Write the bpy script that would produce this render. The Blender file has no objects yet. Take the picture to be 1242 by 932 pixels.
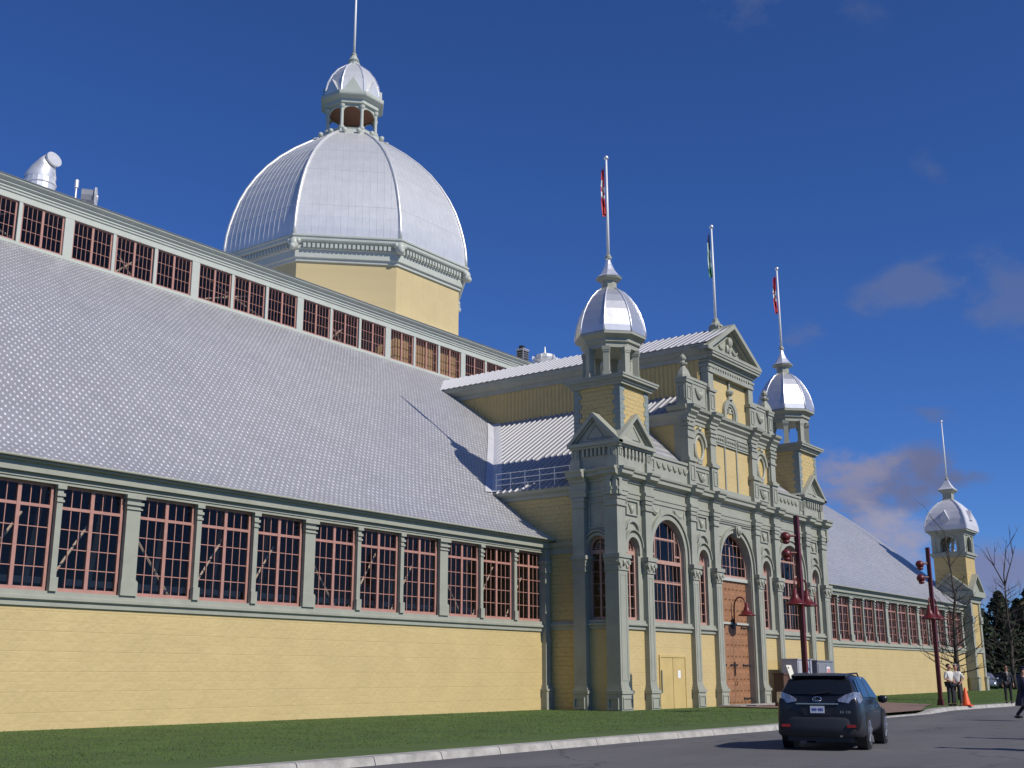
import bpy, bmesh, math, random
from mathutils import Vector, Matrix
random.seed(7)
S = bpy.context.scene
COL = S.collection
PI = math.pi
R = math.radians

# ------------------------------------------------------------------ camera
CAM_POS = (-21.991, -30.895, 1.55)
YAW, PITCH, ROLL = R(36.464), R(14.047), R(-0.065)
cd = bpy.data.cameras.new('camera')
cam = bpy.data.objects.new('camera', cd)
COL.objects.link(cam)
fw = Vector((math.cos(YAW)*math.cos(PITCH), math.sin(YAW)*math.cos(PITCH), math.sin(PITCH)))
rt = Vector((math.sin(YAW), -math.cos(YAW), 0))
up = rt.cross(fw)
r2 = rt*math.cos(ROLL)+up*math.sin(ROLL)
u2 = -rt*math.sin(ROLL)+up*math.cos(ROLL)
mw = Matrix((r2, u2, -fw)).transposed().to_4x4()
mw.translation = Vector(CAM_POS)
cam.matrix_world = mw
cd.sensor_fit = 'HORIZONTAL'
cd.sensor_width = 36.0
cd.lens = 1415.92/1242*36.0
cd.clip_start = 0.1
cd.clip_end = 6000
S.camera = cam

# ------------------------------------------------------------------ world and sun
SUN_EL, SUN_AZ = 38.5, -89.3          # azimuth from +X
w = bpy.data.worlds.new('World')
S.world = w
w.use_nodes = True
nt = w.node_tree
for n in list(nt.nodes): nt.nodes.remove(n)
def N(t, typ, **kw):
    n = t.nodes.new(typ)
    for k, v in kw.items(): setattr(n, k, v)
    return n
def mth(t, op, a, b=None, c=None, clamp=False):
    n = t.nodes.new('ShaderNodeMath'); n.operation = op; n.use_clamp = clamp
    for i, v in enumerate((a, b, c)):
        if v is None: continue
        if isinstance(v, (int, float)): n.inputs[i].default_value = v
        else: t.links.new(v, n.inputs[i])
    return n.outputs[0]
def smooth(t, v, lo, hi):
    n = t.nodes.new('ShaderNodeMapRange'); n.interpolation_type = 'SMOOTHSTEP'
    t.links.new(v, n.inputs[0]); n.inputs[1].default_value = lo; n.inputs[2].default_value = hi
    return n.outputs[0]
sky = N(nt, 'ShaderNodeTexSky', sky_type='NISHITA', sun_disc=False)
sky.sun_elevation = R(SUN_EL); sky.sun_rotation = R(90-SUN_AZ)
sky.altitude = 1500; sky.air_density = 1.0; sky.dust_density = 0.45; sky.ozone_density = 4.0
tc = N(nt, 'ShaderNodeTexCoord')
def px_dir(px, py):
    d = fw*1.0+r2*((px-621)/1415.92)-u2*((py-466)/1415.92)
    return d.normalized()
def dotn(v):
    n = N(nt, 'ShaderNodeVectorMath', operation='DOT_PRODUCT')
    nt.links.new(tc.outputs['Generated'], n.inputs[0]); n.inputs[1].default_value = v
    return n.outputs['Value']
nz = N(nt, 'ShaderNodeTexNoise'); nz.inputs['Scale'].default_value = 13; nz.inputs['Detail'].default_value = 7; nz.inputs['Roughness'].default_value = .58
mp = N(nt, 'ShaderNodeMapping'); mp.inputs['Scale'].default_value = (1, 1, 1.7)
nt.links.new(tc.outputs['Generated'], mp.inputs[0]); nt.links.new(mp.outputs[0], nz.inputs['Vector'])
nz2 = N(nt, 'ShaderNodeTexNoise'); nz2.inputs['Scale'].default_value = 30; nz2.inputs['Detail'].default_value = 5
nt.links.new(mp.outputs[0], nz2.inputs['Vector'])
tint = N(nt, 'ShaderNodeMixRGB'); tint.blend_type = 'MULTIPLY'; tint.inputs[0].default_value = 1
nt.links.new(sky.outputs[0], tint.inputs[1]); tint.inputs[2].default_value = (.53, .87, 1.52, 1)      # polarised deep blue of the day
cur = tint.outputs[0]
# cloud: (direction as seen, half width, half height, tilt, density, colour)
CLOUDS = [((1082, 588), .066, .030, R(10), 1.0, (2.1, 2.45, 4.5), .49),
          ((1040, 575), .040, .034, R(20), .95, (3.7, 3.75, 5.6), .48),
          ((1100, 655), .048, .022, R(-35), 1.0, (4.6, 4.7, 6.6), .48),
          ((1160, 580), .035, .012, R(5), .9, (1.9, 2.3, 4.3), .48),
          ((1098, 352), .062, .022, R(12), .55, (2.0, 2.55, 4.7), .5),
          ((990, 398), .034, .020, R(0), .5, (2.0, 2.55, 4.7), .5),
          ((1232, 355), .050, .040, R(0), .5, (2.0, 2.55, 4.7), .5),
          ((1115, 498), .028, .011, R(-10), .55, (1.9, 2.35, 4.3), .5),
          ((905, 12), .050, .026, R(0), .5, (1.8, 2.35, 4.2), .5),
          ((1130, 205), .022, .014, R(-40), .3, (1.8, 2.35, 4.2), .5),
          ((1045, 10), .030, .018, R(0), .25, (1.8, 2.35, 4.2), .5),
          ((1225, 690), .060, .035, R(0), .8, (3.0, 3.1, 5.2), .48)]
for (pp, hw, hh, tilt, den, colr, thr) in CLOUDS:
    d0 = px_dir(*pp)
    rr = d0.cross(Vector((0, 0, 1))).normalized(); uu = rr.cross(d0)
    ra = rr*math.cos(tilt)+uu*math.sin(tilt); ua = -rr*math.sin(tilt)+uu*math.cos(tilt)
    a = mth(nt, 'DIVIDE', dotn(ra), hw); b = mth(nt, 'DIVIDE', dotn(ua), hh)
    q = mth(nt, 'ADD', mth(nt, 'MULTIPLY', a, a), mth(nt, 'MULTIPLY', b, b))
    front = mth(nt, 'GREATER_THAN', dotn(d0), 0.0)
    e = mth(nt, 'SUBTRACT', 1.0, mth(nt, 'SQRT', q))
    v = mth(nt, 'ADD', mth(nt, 'MULTIPLY', e, .55), mth(nt, 'MULTIPLY', mth(nt, 'SUBTRACT', nz.outputs['Fac'], thr), 2.2))
    m_ = mth(nt, 'MULTIPLY', mth(nt, 'MULTIPLY', smooth(nt, v, .02, .55), den), front)
    m_ = mth(nt, 'MULTIPLY', m_, smooth(nt, e, -.35, .25))
    mx = N(nt, 'ShaderNodeMixRGB'); nt.links.new(m_, mx.inputs[0]); nt.links.new(cur, mx.inputs[1])
    mx.inputs[2].default_value = (*colr, 1)
    cur = mx.outputs[0]
bg = N(nt, 'ShaderNodeBackground'); bg.inputs['Strength'].default_value = 0.074
nt.links.new(cur, bg.inputs[0])
wo = N(nt, 'ShaderNodeOutputWorld'); nt.links.new(bg.outputs[0], wo.inputs[0])

sl = bpy.data.lights.new('sun', 'SUN'); sl.energy = 4.7; sl.angle = R(.53); sl.color = (1.0, .94, .84)
so = bpy.data.objects.new('sun', sl); COL.objects.link(so)
sd = Vector((math.cos(R(SUN_AZ))*math.cos(R(SUN_EL)), math.sin(R(SUN_AZ))*math.cos(R(SUN_EL)), math.sin(R(SUN_EL))))
so.rotation_euler = sd.to_track_quat('Z', 'Y').to_euler(); so.location = (0, -60, 60)
vs = S.view_settings
vs.view_transform = 'Standard'; vs.look = 'None'; vs.gamma = 1.0; vs.use_curve_mapping = False
vs.exposure = -0.12

# ------------------------------------------------------------------ materials
MATS = {}
def mat(name, col, rough=.6, metal=0.0, var=.0, scale=2.0, bump=0.0, bscale=20.0, spec=.5, coat=0.0, var2=None):
    m = bpy.data.materials.new(name); m.use_nodes = True; t = m.node_tree
    b = t.nodes['Principled BSDF']
    b.inputs['Base Color'].default_value = (*col, 1); b.inputs['Roughness'].default_value = rough
    b.inputs['Metallic'].default_value = metal; b.inputs['Specular IOR Level'].default_value = spec
    b.inputs['Coat Weight'].default_value = coat; b.inputs['Coat Roughness'].default_value = .05
    c = N(t, 'ShaderNodeTexCoord')
    if var > 0:
        n = N(t, 'ShaderNodeTexNoise'); n.inputs['Scale'].default_value = scale; n.inputs['Detail'].default_value = 6
        n.inputs['Roughness'].default_value = .65
        t.links.new(c.outputs['Object'], n.inputs['Vector'])
        cr = N(t, 'ShaderNodeValToRGB')
        lo = tuple(x*(1-var) for x in col); hi = tuple(min(1, x*(1+var)) for x in col)
        if var2: lo = var2
        cr.color_ramp.elements[0].position = .3; cr.color_ramp.elements[1].position = .7
        cr.color_ramp.elements[0].color = (*lo, 1); cr.color_ramp.elements[1].color = (*hi, 1)
        t.links.new(n.outputs['Fac'], cr.inputs[0]); t.links.new(cr.outputs[0], b.inputs['Base Color'])
    if bump > 0:
        n = N(t, 'ShaderNodeTexNoise'); n.inputs['Scale'].default_value = bscale; n.inputs['Detail'].default_value = 5
        t.links.new(c.outputs['Object'], n.inputs['Vector'])
        bp = N(t, 'ShaderNodeBump'); bp.inputs['Strength'].default_value = bump; bp.inputs['Distance'].default_value = .03
        t.links.new(n.outputs['Fac'], bp.inputs['Height']); t.links.new(bp.outputs[0], b.inputs['Normal'])
    MATS[name] = m
    return m
trim = mat('trim', (.312, .320, .262), .55, var=.10, scale=1.3, bump=.15, bscale=9)
trim_pale = mat('trim_pale', (.44, .465, .415), .5, var=.07, scale=1.0)
quoinm = mat('quoin', (.22, .26, .25), .6, var=.1)
pink_pale = mat('arch_window_pink', (.42, .25, .20), .55, var=.12, scale=4)
pink = mat('window_pink', (.40, .205, .165), .5, var=.12, scale=4)
doorm = mat('door_wood', (.285, .140, .068), .55, var=.16, scale=3, bump=.2, bscale=14)
iron = mat('iron', (.03, .028, .028), .5, metal=.3)
red = mat('lamp_red', (.105, .010, .010), .42, var=.1, scale=5)
silver = mat('dome_silver', (.70, .70, .69), .40, metal=.45, var=.06, scale=1.5, bump=.10, bscale=2)
silver_bright = mat('small_dome_silver', (.66, .66, .67), .36, metal=.70, var=.06, scale=2.5, bump=.08, bscale=3)
silver_rib = mat('rib_silver', (.80, .80, .83), .35, metal=.6)
silver_dull = mat('dull_silver', (.58, .58, .62), .6, metal=.25, var=.08, scale=1.2)
ribroof = mat('ribbed_roof', (.25, .25, .275), .5, metal=.15, var=.10, scale=1.5)
ribline = mat('roof_rib', (.50, .50, .52), .45, metal=.2)
white = mat('white_paint', (.78, .78, .78), .4)
dark_in = mat('interior_dark', (.17, .14, .11), .9, var=.3, scale=.6)
timber = mat('interior_timber', (.66, .60, .52), .7, var=.15, scale=2)
brown = mat('brown_soffit', (.26, .12, .08), .7)
galv = mat('galvanised', (.70, .70, .70), .42, metal=.5, var=.12, scale=3)
black = mat('black', (.015, .015, .017), .5)
greybox = mat('cabinet_grey', (.21, .22, .25), .45, var=.08, scale=2)
palebox = mat('cabinet_pale', (.38, .39, .42), .45, var=.06, scale=2)
cream = mat('cream_sign', (.72, .70, .60), .5)
binbrown = mat('bin_brown', (.10, .05, .03), .6)
orange = mat('cone_orange', (.75, .10, .02), .5, var=.08, scale=6)
concrete = mat('kerb_concrete', (.35, .335, .31), .85, var=.32, scale=2.6, bump=.4, bscale=25)
bark = mat('bark', (.055, .042, .036), .9, var=.3, scale=6)
needle = mat('needles', (.028, .042, .018), .8, var=.45, scale=.9)
needle2 = mat('needles_autumn', (.075, .060, .022), .8, var=.4, scale=.9)
flagred = mat('flag_red', (.50, .03, .03), .7)
flagwhite = mat('flag_white', (.74, .72, .70), .7)
flagblue = mat('flag_blue', (.03, .06, .22), .7)
flaggreen = mat('flag_green', (.05, .22, .14), .7)
flagpale = mat('flag_pale', (.38, .52, .46), .7)

def yellow_mat(name, col, course, width, bump, boards=False):
    m = bpy.data.materials.new(name); m.use_nodes = True; t = m.node_tree
    b = t.nodes['Principled BSDF']; b.inputs['Roughness'].default_value = .62
    c = N(t, 'ShaderNodeTexCoord'); s = N(t, 'ShaderNodeSeparateXYZ'); t.links.new(c.outputs['Object'], s.inputs[0])
    u = mth(t, 'ADD', s.outputs[0], s.outputs[1]); v = s.outputs[2]
    cb = N(t, 'ShaderNodeCombineXYZ'); t.links.new(u, cb.inputs[0]); t.links.new(v, cb.inputs[1])
    n1 = N(t, 'ShaderNodeTexNoise'); n1.inputs['Scale'].default_value = .7; n1.inputs['Detail'].default_value = 7; n1.inputs['Roughness'].default_value = .7
    t.links.new(cb.outputs[0], n1.inputs['Vector'])
    cr = N(t, 'ShaderNodeValToRGB'); cr.color_ramp.elements[0].position = .28; cr.color_ramp.elements[1].position = .75
    cr.color_ramp.elements[0].color = (*[x*.90 for x in col], 1); cr.color_ramp.elements[1].color = (*[x*1.06 for x in col], 1)
    t.links.new(n1.outputs['Fac'], cr.inputs[0])
    # stamped sheet: two rows of rock-faced blocks per sheet, a lap line at every sheet
    fr = mth(t, 'FRACT', mth(t, 'DIVIDE', v, course))
    lap = mth(t, 'LESS_THAN', fr, .035)
    br = N(t, 'ShaderNodeTexBrick'); br.inputs['Scale'].default_value = 1.0
    br.inputs['Brick Width'].default_value = width; br.inputs['Row Height'].default_value = course/2
    br.inputs['Mortar Size'].default_value = .018; br.inputs['Mortar Smooth'].default_value = .6
    t.links.new(cb.outputs[0], br.inputs['Vector'])
    n2 = N(t, 'ShaderNodeTexNoise'); n2.inputs['Scale'].default_value = 5.5; n2.inputs['Detail'].default_value = 3
    t.links.new(cb.outputs[0], n2.inputs['Vector'])
    if boards:
        fu = mth(t, 'FRACT', mth(t, 'DIVIDE', u, width))
        h = mth(t, 'LESS_THAN', fu, .06)
        hgt = mth(t, 'MULTIPLY', h, -1.0)
        linefac = h
    else:
        hgt = mth(t, 'ADD', mth(t, 'MULTIPLY', br.outputs['Fac'], -.45 if name == 'yellow_rock' else -.22), mth(t, 'MULTIPLY', n2.outputs['Fac'], 2.6))
        hgt = mth(t, 'SUBTRACT', hgt, mth(t, 'MULTIPLY', lap, .35))
        linefac = lap
    mx = N(t, 'ShaderNodeMixRGB'); mx.blend_type = 'MULTIPLY'
    t.links.new(mth(t, 'MULTIPLY', linefac, .10 if not boards else .10), mx.inputs[0]); t.links.new(cr.outputs[0], mx.inputs[1]); mx.inputs[2].default_value = (.35, .28, .2, 1)
    t.links.new(mx.outputs[0], b.inputs['Base Color'])
    bp = N(t, 'ShaderNodeBump'); bp.inputs['Strength'].default_value = bump; bp.inputs['Distance'].default_value = .02
    t.links.new(hgt, bp.inputs['Height']); t.links.new(bp.outputs[0], b.inputs['Normal'])
    return m
YEL = (.535, .415, .195)
yellow = yellow_mat('yellow_stamped', YEL, .56, .62, .42)
yellow_rock = yellow_mat('yellow_rock', (.53, .40, .17), .40, .5, 1.2)
yellow_boards = yellow_mat('yellow_boards', (.54, .435, .225), .5, .55, .35, boards=True)
yellow_plain = mat('yellow_plain', (.53, .395, .16), .6, var=.08, scale=1.5)

def shingle_mat():
    m = bpy.data.materials.new('stamped_shingles'); m.use_nodes = True; t = m.node_tree
    b = t.nodes['Principled BSDF']
    uv = N(t, 'ShaderNodeUVMap'); s = N(t, 'ShaderNodeSeparateXYZ'); t.links.new(uv.outputs[0], s.inputs[0])
    du, dv = .25, .29
    row = mth(t, 'DIVIDE', s.outputs[1], dv); ri = mth(t, 'FLOOR', row); fv = mth(t, 'FRACT', row)
    off = mth(t, 'MULTIPLY', ri, .14)
    uu = mth(t, 'ADD', mth(t, 'DIVIDE', s.outputs[0], du), mth(t, 'MULTIPLY', fv, -.30)); fu = mth(t, 'FRACT', uu); ui = mth(t, 'FLOOR', uu)
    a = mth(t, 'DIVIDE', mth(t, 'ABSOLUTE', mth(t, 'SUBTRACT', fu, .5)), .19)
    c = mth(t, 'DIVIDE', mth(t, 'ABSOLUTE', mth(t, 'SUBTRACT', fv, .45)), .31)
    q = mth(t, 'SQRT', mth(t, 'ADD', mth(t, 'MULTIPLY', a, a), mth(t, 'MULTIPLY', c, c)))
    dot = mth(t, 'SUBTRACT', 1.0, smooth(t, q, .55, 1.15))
    cell = N(t, 'ShaderNodeTexWhiteNoise', noise_dimensions='2D')
    cc = N(t, 'ShaderNodeCombineXYZ'); t.links.new(ui, cc.inputs[0]); t.links.new(ri, cc.inputs[1]); t.links.new(cc.outputs[0], cell.inputs['Vector'])
    n1 = N(t, 'ShaderNodeTexNoise'); n1.inputs['Scale'].default_value = .35; n1.inputs['Detail'].default_value = 6
    t.links.new(uv.outputs[0], n1.inputs['Vector'])
    mp3 = N(t, 'ShaderNodeMapping'); mp3.inputs['Scale'].default_value = (1.6, .12, 1); t.links.new(uv.outputs[0], mp3.inputs[0])
    n3 = N(t, 'ShaderNodeTexNoise'); n3.inputs['Scale'].default_value = 1.0; n3.inputs['Detail'].default_value = 5; t.links.new(mp3.outputs[0], n3.inputs['Vector'])
    base = N(t, 'ShaderNodeValToRGB'); base.color_ramp.elements[0].position = .25; base.color_ramp.elements[1].position = .8
    base.color_ramp.elements[0].color = (.262, .259, .272, 1); base.color_ramp.elements[1].color = (.352, .348, .362, 1)
    t.links.new(mth(t, 'ADD', mth(t, 'ADD', mth(t, 'MULTIPLY', n1.outputs['Fac'], .55), mth(t, 'MULTIPLY', n3.outputs['Fac'], .35)), mth(t, 'MULTIPLY', cell.outputs['Value'], .22)), base.inputs[0])
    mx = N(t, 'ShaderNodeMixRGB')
    t.links.new(mth(t, 'MULTIPLY', dot, mth(t, 'ADD', .55, mth(t, 'MULTIPLY', cell.outputs['Value'], .45))), mx.inputs[0]); t.links.new(base.outputs[0], mx.inputs[1]); mx.inputs[2].default_value = (.92, .92, .92, 1)  # pale dashes: sun glints on the raised tabs, painted into the colour
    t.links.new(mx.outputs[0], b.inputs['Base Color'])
    b.inputs['Metallic'].default_value = .15; b.inputs['Roughness'].default_value = .42; b.inputs['Specular IOR Level'].default_value = .9; b.inputs['Sheen Weight'].default_value = .35; b.inputs['Sheen Roughness'].default_value = .4
    lap = mth(t, 'MULTIPLY', fv, .25)
    bp = N(t, 'ShaderNodeBump'); bp.inputs['Strength'].default_value = .5; bp.inputs['Distance'].default_value = .03
    t.links.new(mth(t, 'SUBTRACT', dot, lap), bp.inputs['Height']); t.links.new(bp.outputs[0], b.inputs['Normal'])
    return m
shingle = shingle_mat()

def glass_mat(name, tint, boost=1.0):
    m = bpy.data.materials.new(name); m.use_nodes = True; t = m.node_tree
    for n in list(t.nodes): t.nodes.remove(n)
    tr = N(t, 'ShaderNodeBsdfTransparent'); tr.inputs[0].default_value = (*tint, 1)
    gl = N(t, 'ShaderNodeBsdfGlossy'); gl.inputs['Roughness'].default_value = .03; gl.inputs[0].default_value = (.68, .68, .70, 1)
    c = N(t, 'ShaderNodeTexCoord'); n = N(t, 'ShaderNodeTexNoise'); n.inputs['Scale'].default_value = 1.1; n.inputs['Detail'].default_value = 1
    t.links.new(c.outputs['Object'], n.inputs['Vector'])
    bp = N(t, 'ShaderNodeBump'); bp.inputs['Strength'].default_value = .10; bp.inputs['Distance'].default_value = .05
    t.links.new(n.outputs['Fac'], bp.inputs['Height']); t.links.new(bp.outputs[0], gl.inputs['Normal'])
    lw = N(t, 'ShaderNodeLayerWeight'); f5 = mth(t, 'MULTIPLY_ADD', mth(t, 'POWER', lw.outputs['Facing'], 5.0), .95, .032)
    mx = N(t, 'ShaderNodeMixShader'); t.links.new(mth(t, 'MULTIPLY', f5, boost, clamp=True), mx.inputs[0]); t.links.new(tr.outputs[0], mx.inputs[1]); t.links.new(gl.outputs[0], mx.inputs[2])
    o = N(t, 'ShaderNodeOutputMaterial'); t.links.new(mx.outputs[0], o.inputs[0])
    return m
glass = glass_mat('window_glass', (.78, .72, .67), 1.0)
carglass = mat('car_glass', (.010, .011, .013), .04, spec=.6)

# ------------------------------------------------------------------ mesh builder
CX = 34.25                       # axis of the entrance
class MB:
    def __init__(s): s.v = []; s.f = []; s.mi = []; s.cur = 0
    def add(s, vs, fs):
        o = len(s.v); s.v += [tuple(p) for p in vs]; s.f += [tuple(i+o for i in f) for f in fs]; s.mi += [s.cur]*len(fs)
        return s
    def box(s, x0, x1, y0, y1, z0, z1):
        if x0 > x1: x0, x1 = x1, x0
        if y0 > y1: y0, y1 = y1, y0
        return s.add([(x0, y0, z0), (x1, y0, z0), (x1, y1, z0), (x0, y1, z0), (x0, y0, z1), (x1, y0, z1), (x1, y1, z1), (x0, y1, z1)],
              [(0, 3, 2, 1), (4, 5, 6, 7), (0, 1, 5, 4), (1, 2, 6, 5), (2, 3, 7, 6), (3, 0, 4, 7)])
    def quad(s, *p): return s.add(p, [tuple(range(len(p)))])
    def prism(s, poly, fn0, fn1):
        n = len(poly); a = [fn0(*p) for p in poly]; b = [fn1(*p) for p in poly]
        return s.add(a+b, [tuple(range(n))[::-1], tuple(range(n, 2*n))]+[(i, (i+1) % n, (i+1) % n+n, i+n) for i in range(n)])
    def runx(s, prof, x0, x1, yb):   # prof (d outward to -Y, z)
        return s.prism(prof, lambda d, z: (x0, yb-d, z), lambda d, z: (x1, yb-d, z))
    def runy(s, prof, y0, y1, xb):   # prof (d outward to -X, z)
        return s.prism(prof, lambda d, z: (xb-d, y0, z), lambda d, z: (xb-d, y1, z))
    def tube(s, pts, r, n=6, caps=True):
        pts = [Vector(p) for p in pts]; k = len(pts)
        rs = r if isinstance(r, (list, tuple)) else [r]*k
        o = len(s.v); prev = None
        for i, p in enumerate(pts):
            d = (pts[min(i+1, k-1)]-pts[max(i-1, 0)]).normalized()
            if prev is None:
                a = d.cross(Vector((0, 0, 1)));
                if a.length < 1e-3: a = d.cross(Vector((1, 0, 0)))
            else: a = prev-d*prev.dot(d)
            a.normalize(); prev = a; b = d.cross(a)
            for j in range(n):
                t = 2*PI*j/n; s.v.append(tuple(p+(a*math.cos(t)+b*math.sin(t))*rs[i]))
        for i in range(k-1):
            for j in range(n):
                s.f.append((o+i*n+j, o+i*n+(j+1) % n, o+(i+1)*n+(j+1) % n, o+(i+1)*n+j)); s.mi.append(s.cur)
        if caps:
            s.f.append(tuple(o+j for j in range(n))[::-1]); s.f.append(tuple(o+(k-1)*n+j for j in range(n))); s.mi += [s.cur]*2
        return s
    def lathe(s, prof, cx, cy, n=8, rot=None, sx=1, sy=1):   # prof (r,z) bottom to top; octagon with flats to the axes
        rot = PI/n if rot is None else rot
        o = len(s.v); k = len(prof)
        for r, z in prof:
            for j in range(n):
                t = rot+2*PI*j/n; s.v.append((cx+r*math.cos(t)*sx, cy+r*math.sin(t)*sy, z))
        for i in range(k-1):
            for j in range(n):
                s.f.append((o+i*n+j, o+i*n+(j+1) % n, o+(i+1)*n+(j+1) % n, o+(i+1)*n+j)); s.mi.append(s.cur)
        s.f.append(tuple(o+j for j in range(n))[::-1]); s.f.append(tuple(o+(k-1)*n+j for j in range(n))); s.mi += [s.cur]*2
        return s
    def ball(s, c, r, n=8, sz=1.0):
        pr = [(max(1e-3, r*math.sin(PI*i/n)), c[2]-r*sz*math.cos(PI*i/n)) for i in range(n+1)]
        return s.lathe(pr, c[0], c[1], n)
    def arch_panel(s, fn, u0, u1, z0, z1, cu, hw, zb, zs, depth, n=16, rise=None):
        """wall sheet with a round-headed opening; fn(u,d,z) -> point, d inward"""
        rise = hw if rise is None else rise
        def q(*p): s.quad(*[fn(*a) for a in p])
        q((u0, 0, z0), (cu-hw, 0, z0), (cu-hw, 0, z1), (u0, 0, z1)); q((cu+hw, 0, z0), (u1, 0, z0), (u1, 0, z1), (cu+hw, 0, z1))
        if zb > z0:
            q((cu-hw, 0, z0), (cu+hw, 0, z0), (cu+hw, 0, zb), (cu-hw, 0, zb)); q((cu-hw, 0, zb), (cu+hw, 0, zb), (cu+hw, depth, zb), (cu-hw, depth, zb))
        arc = [(cu-hw*math.cos(PI*i/n), zs+rise*math.sin(PI*i/n)) for i in range(n+1)]
        for (a, za), (b, zb2) in zip(arc, arc[1:]):
            q((a, 0, za), (b, 0, zb2), (b, 0, z1), (a, 0, z1)); q((a, 0, za), (b, 0, zb2), (b, depth, zb2), (a, depth, za))
        for e in (cu-hw, cu+hw): q((e, 0, zb), (e, depth, zb), (e, depth, zs), (e, 0, zs))
        return s
    def arch_ring(s, fn, cu, h0, h1, zb, zs, d0, d1, n=18, r0=None, r1=None):
        r0 = h0 if r0 is None else r0; r1 = h1 if r1 is None else r1
        inn = [(cu-h0, zb)]+[(cu-h0*math.cos(PI*i/n), zs+r0*math.sin(PI*i/n)) for i in range(n+1)]+[(cu+h0, zb)]
        out = [(cu-h1, zb)]+[(cu-h1*math.cos(PI*i/n), zs+r1*math.sin(PI*i/n)) for i in range(n+1)]+[(cu+h1, zb)]
        for i in range(len(inn)-1):
            a, b, c, d = inn[i], inn[i+1], out[i+1], out[i]
            F = lambda p, q_: fn(p[0], q_, p[1])
            s.add([F(a, d0), F(b, d0), F(c, d0), F(d, d0), F(a, d1), F(b, d1), F(c, d1), F(d, d1)],
                  [(0, 1, 2, 3), (0, 1, 5, 4), (2, 3, 7, 6)]+([(3, 0, 4, 7)] if i == 0 else [])+([(1, 2, 6, 5)] if i == len(inn)-2 else []))
        return s
    def build(s, name, mats, parent=None, origin=(0, 0, 0), mirror=False, smooth=False, at=None, recalc=True):
        me = bpy.data.meshes.new(name)
        vv = s.v; ff = s.f
        if mirror: vv = [(2*CX-x, y, z) for x, y, z in vv]; ff = [f[::-1] for f in ff]
        me.from_pydata([(x-origin[0], y-origin[1], z-origin[2]) for x, y, z in vv], [], ff)
        for m in (mats if isinstance(mats, (list, tuple)) else [mats]): me.materials.append(m)
        if any(s.mi): me.polygons.foreach_set('material_index', s.mi)
        if smooth: me.polygons.foreach_set('use_smooth', [True]*len(ff))
        if recalc:
            bm = bmesh.new(); bm.from_mesh(me); bmesh.ops.recalc_face_normals(bm, faces=bm.faces); bm.to_mesh(me); bm.free()
        me.update()
        o = bpy.data.objects.new(name, me); COL.objects.link(o)
        if parent is not None: o.parent = parent
        if at: o.location = at
        return o
def tag(o, label, cat, group=None, kind=None):
    if label: o['label'] = label
    if cat: o['category'] = cat
    if group: o['group'] = group
    if kind: o['kind'] = kind
    return o
def thing(name, loc, label, cat, group=None, rz=0):
    o = bpy.data.objects.new(name, None); COL.objects.link(o); o.location = loc; o.rotation_euler = (0, 0, rz)
    o.empty_display_size = .2
    return tag(o, label, cat, group)
def copy_tree(o, parent=None):
    c = o.copy(); COL.objects.link(c); c.parent = parent
    for ch in list(o.children): copy_tree(ch, c)
    return c
FX = lambda y: (lambda u, d, z: (u, y+d, z))       # front facing -Y
SX = lambda x: (lambda u, d, z: (x+d, u, z))       # side facing -X
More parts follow.
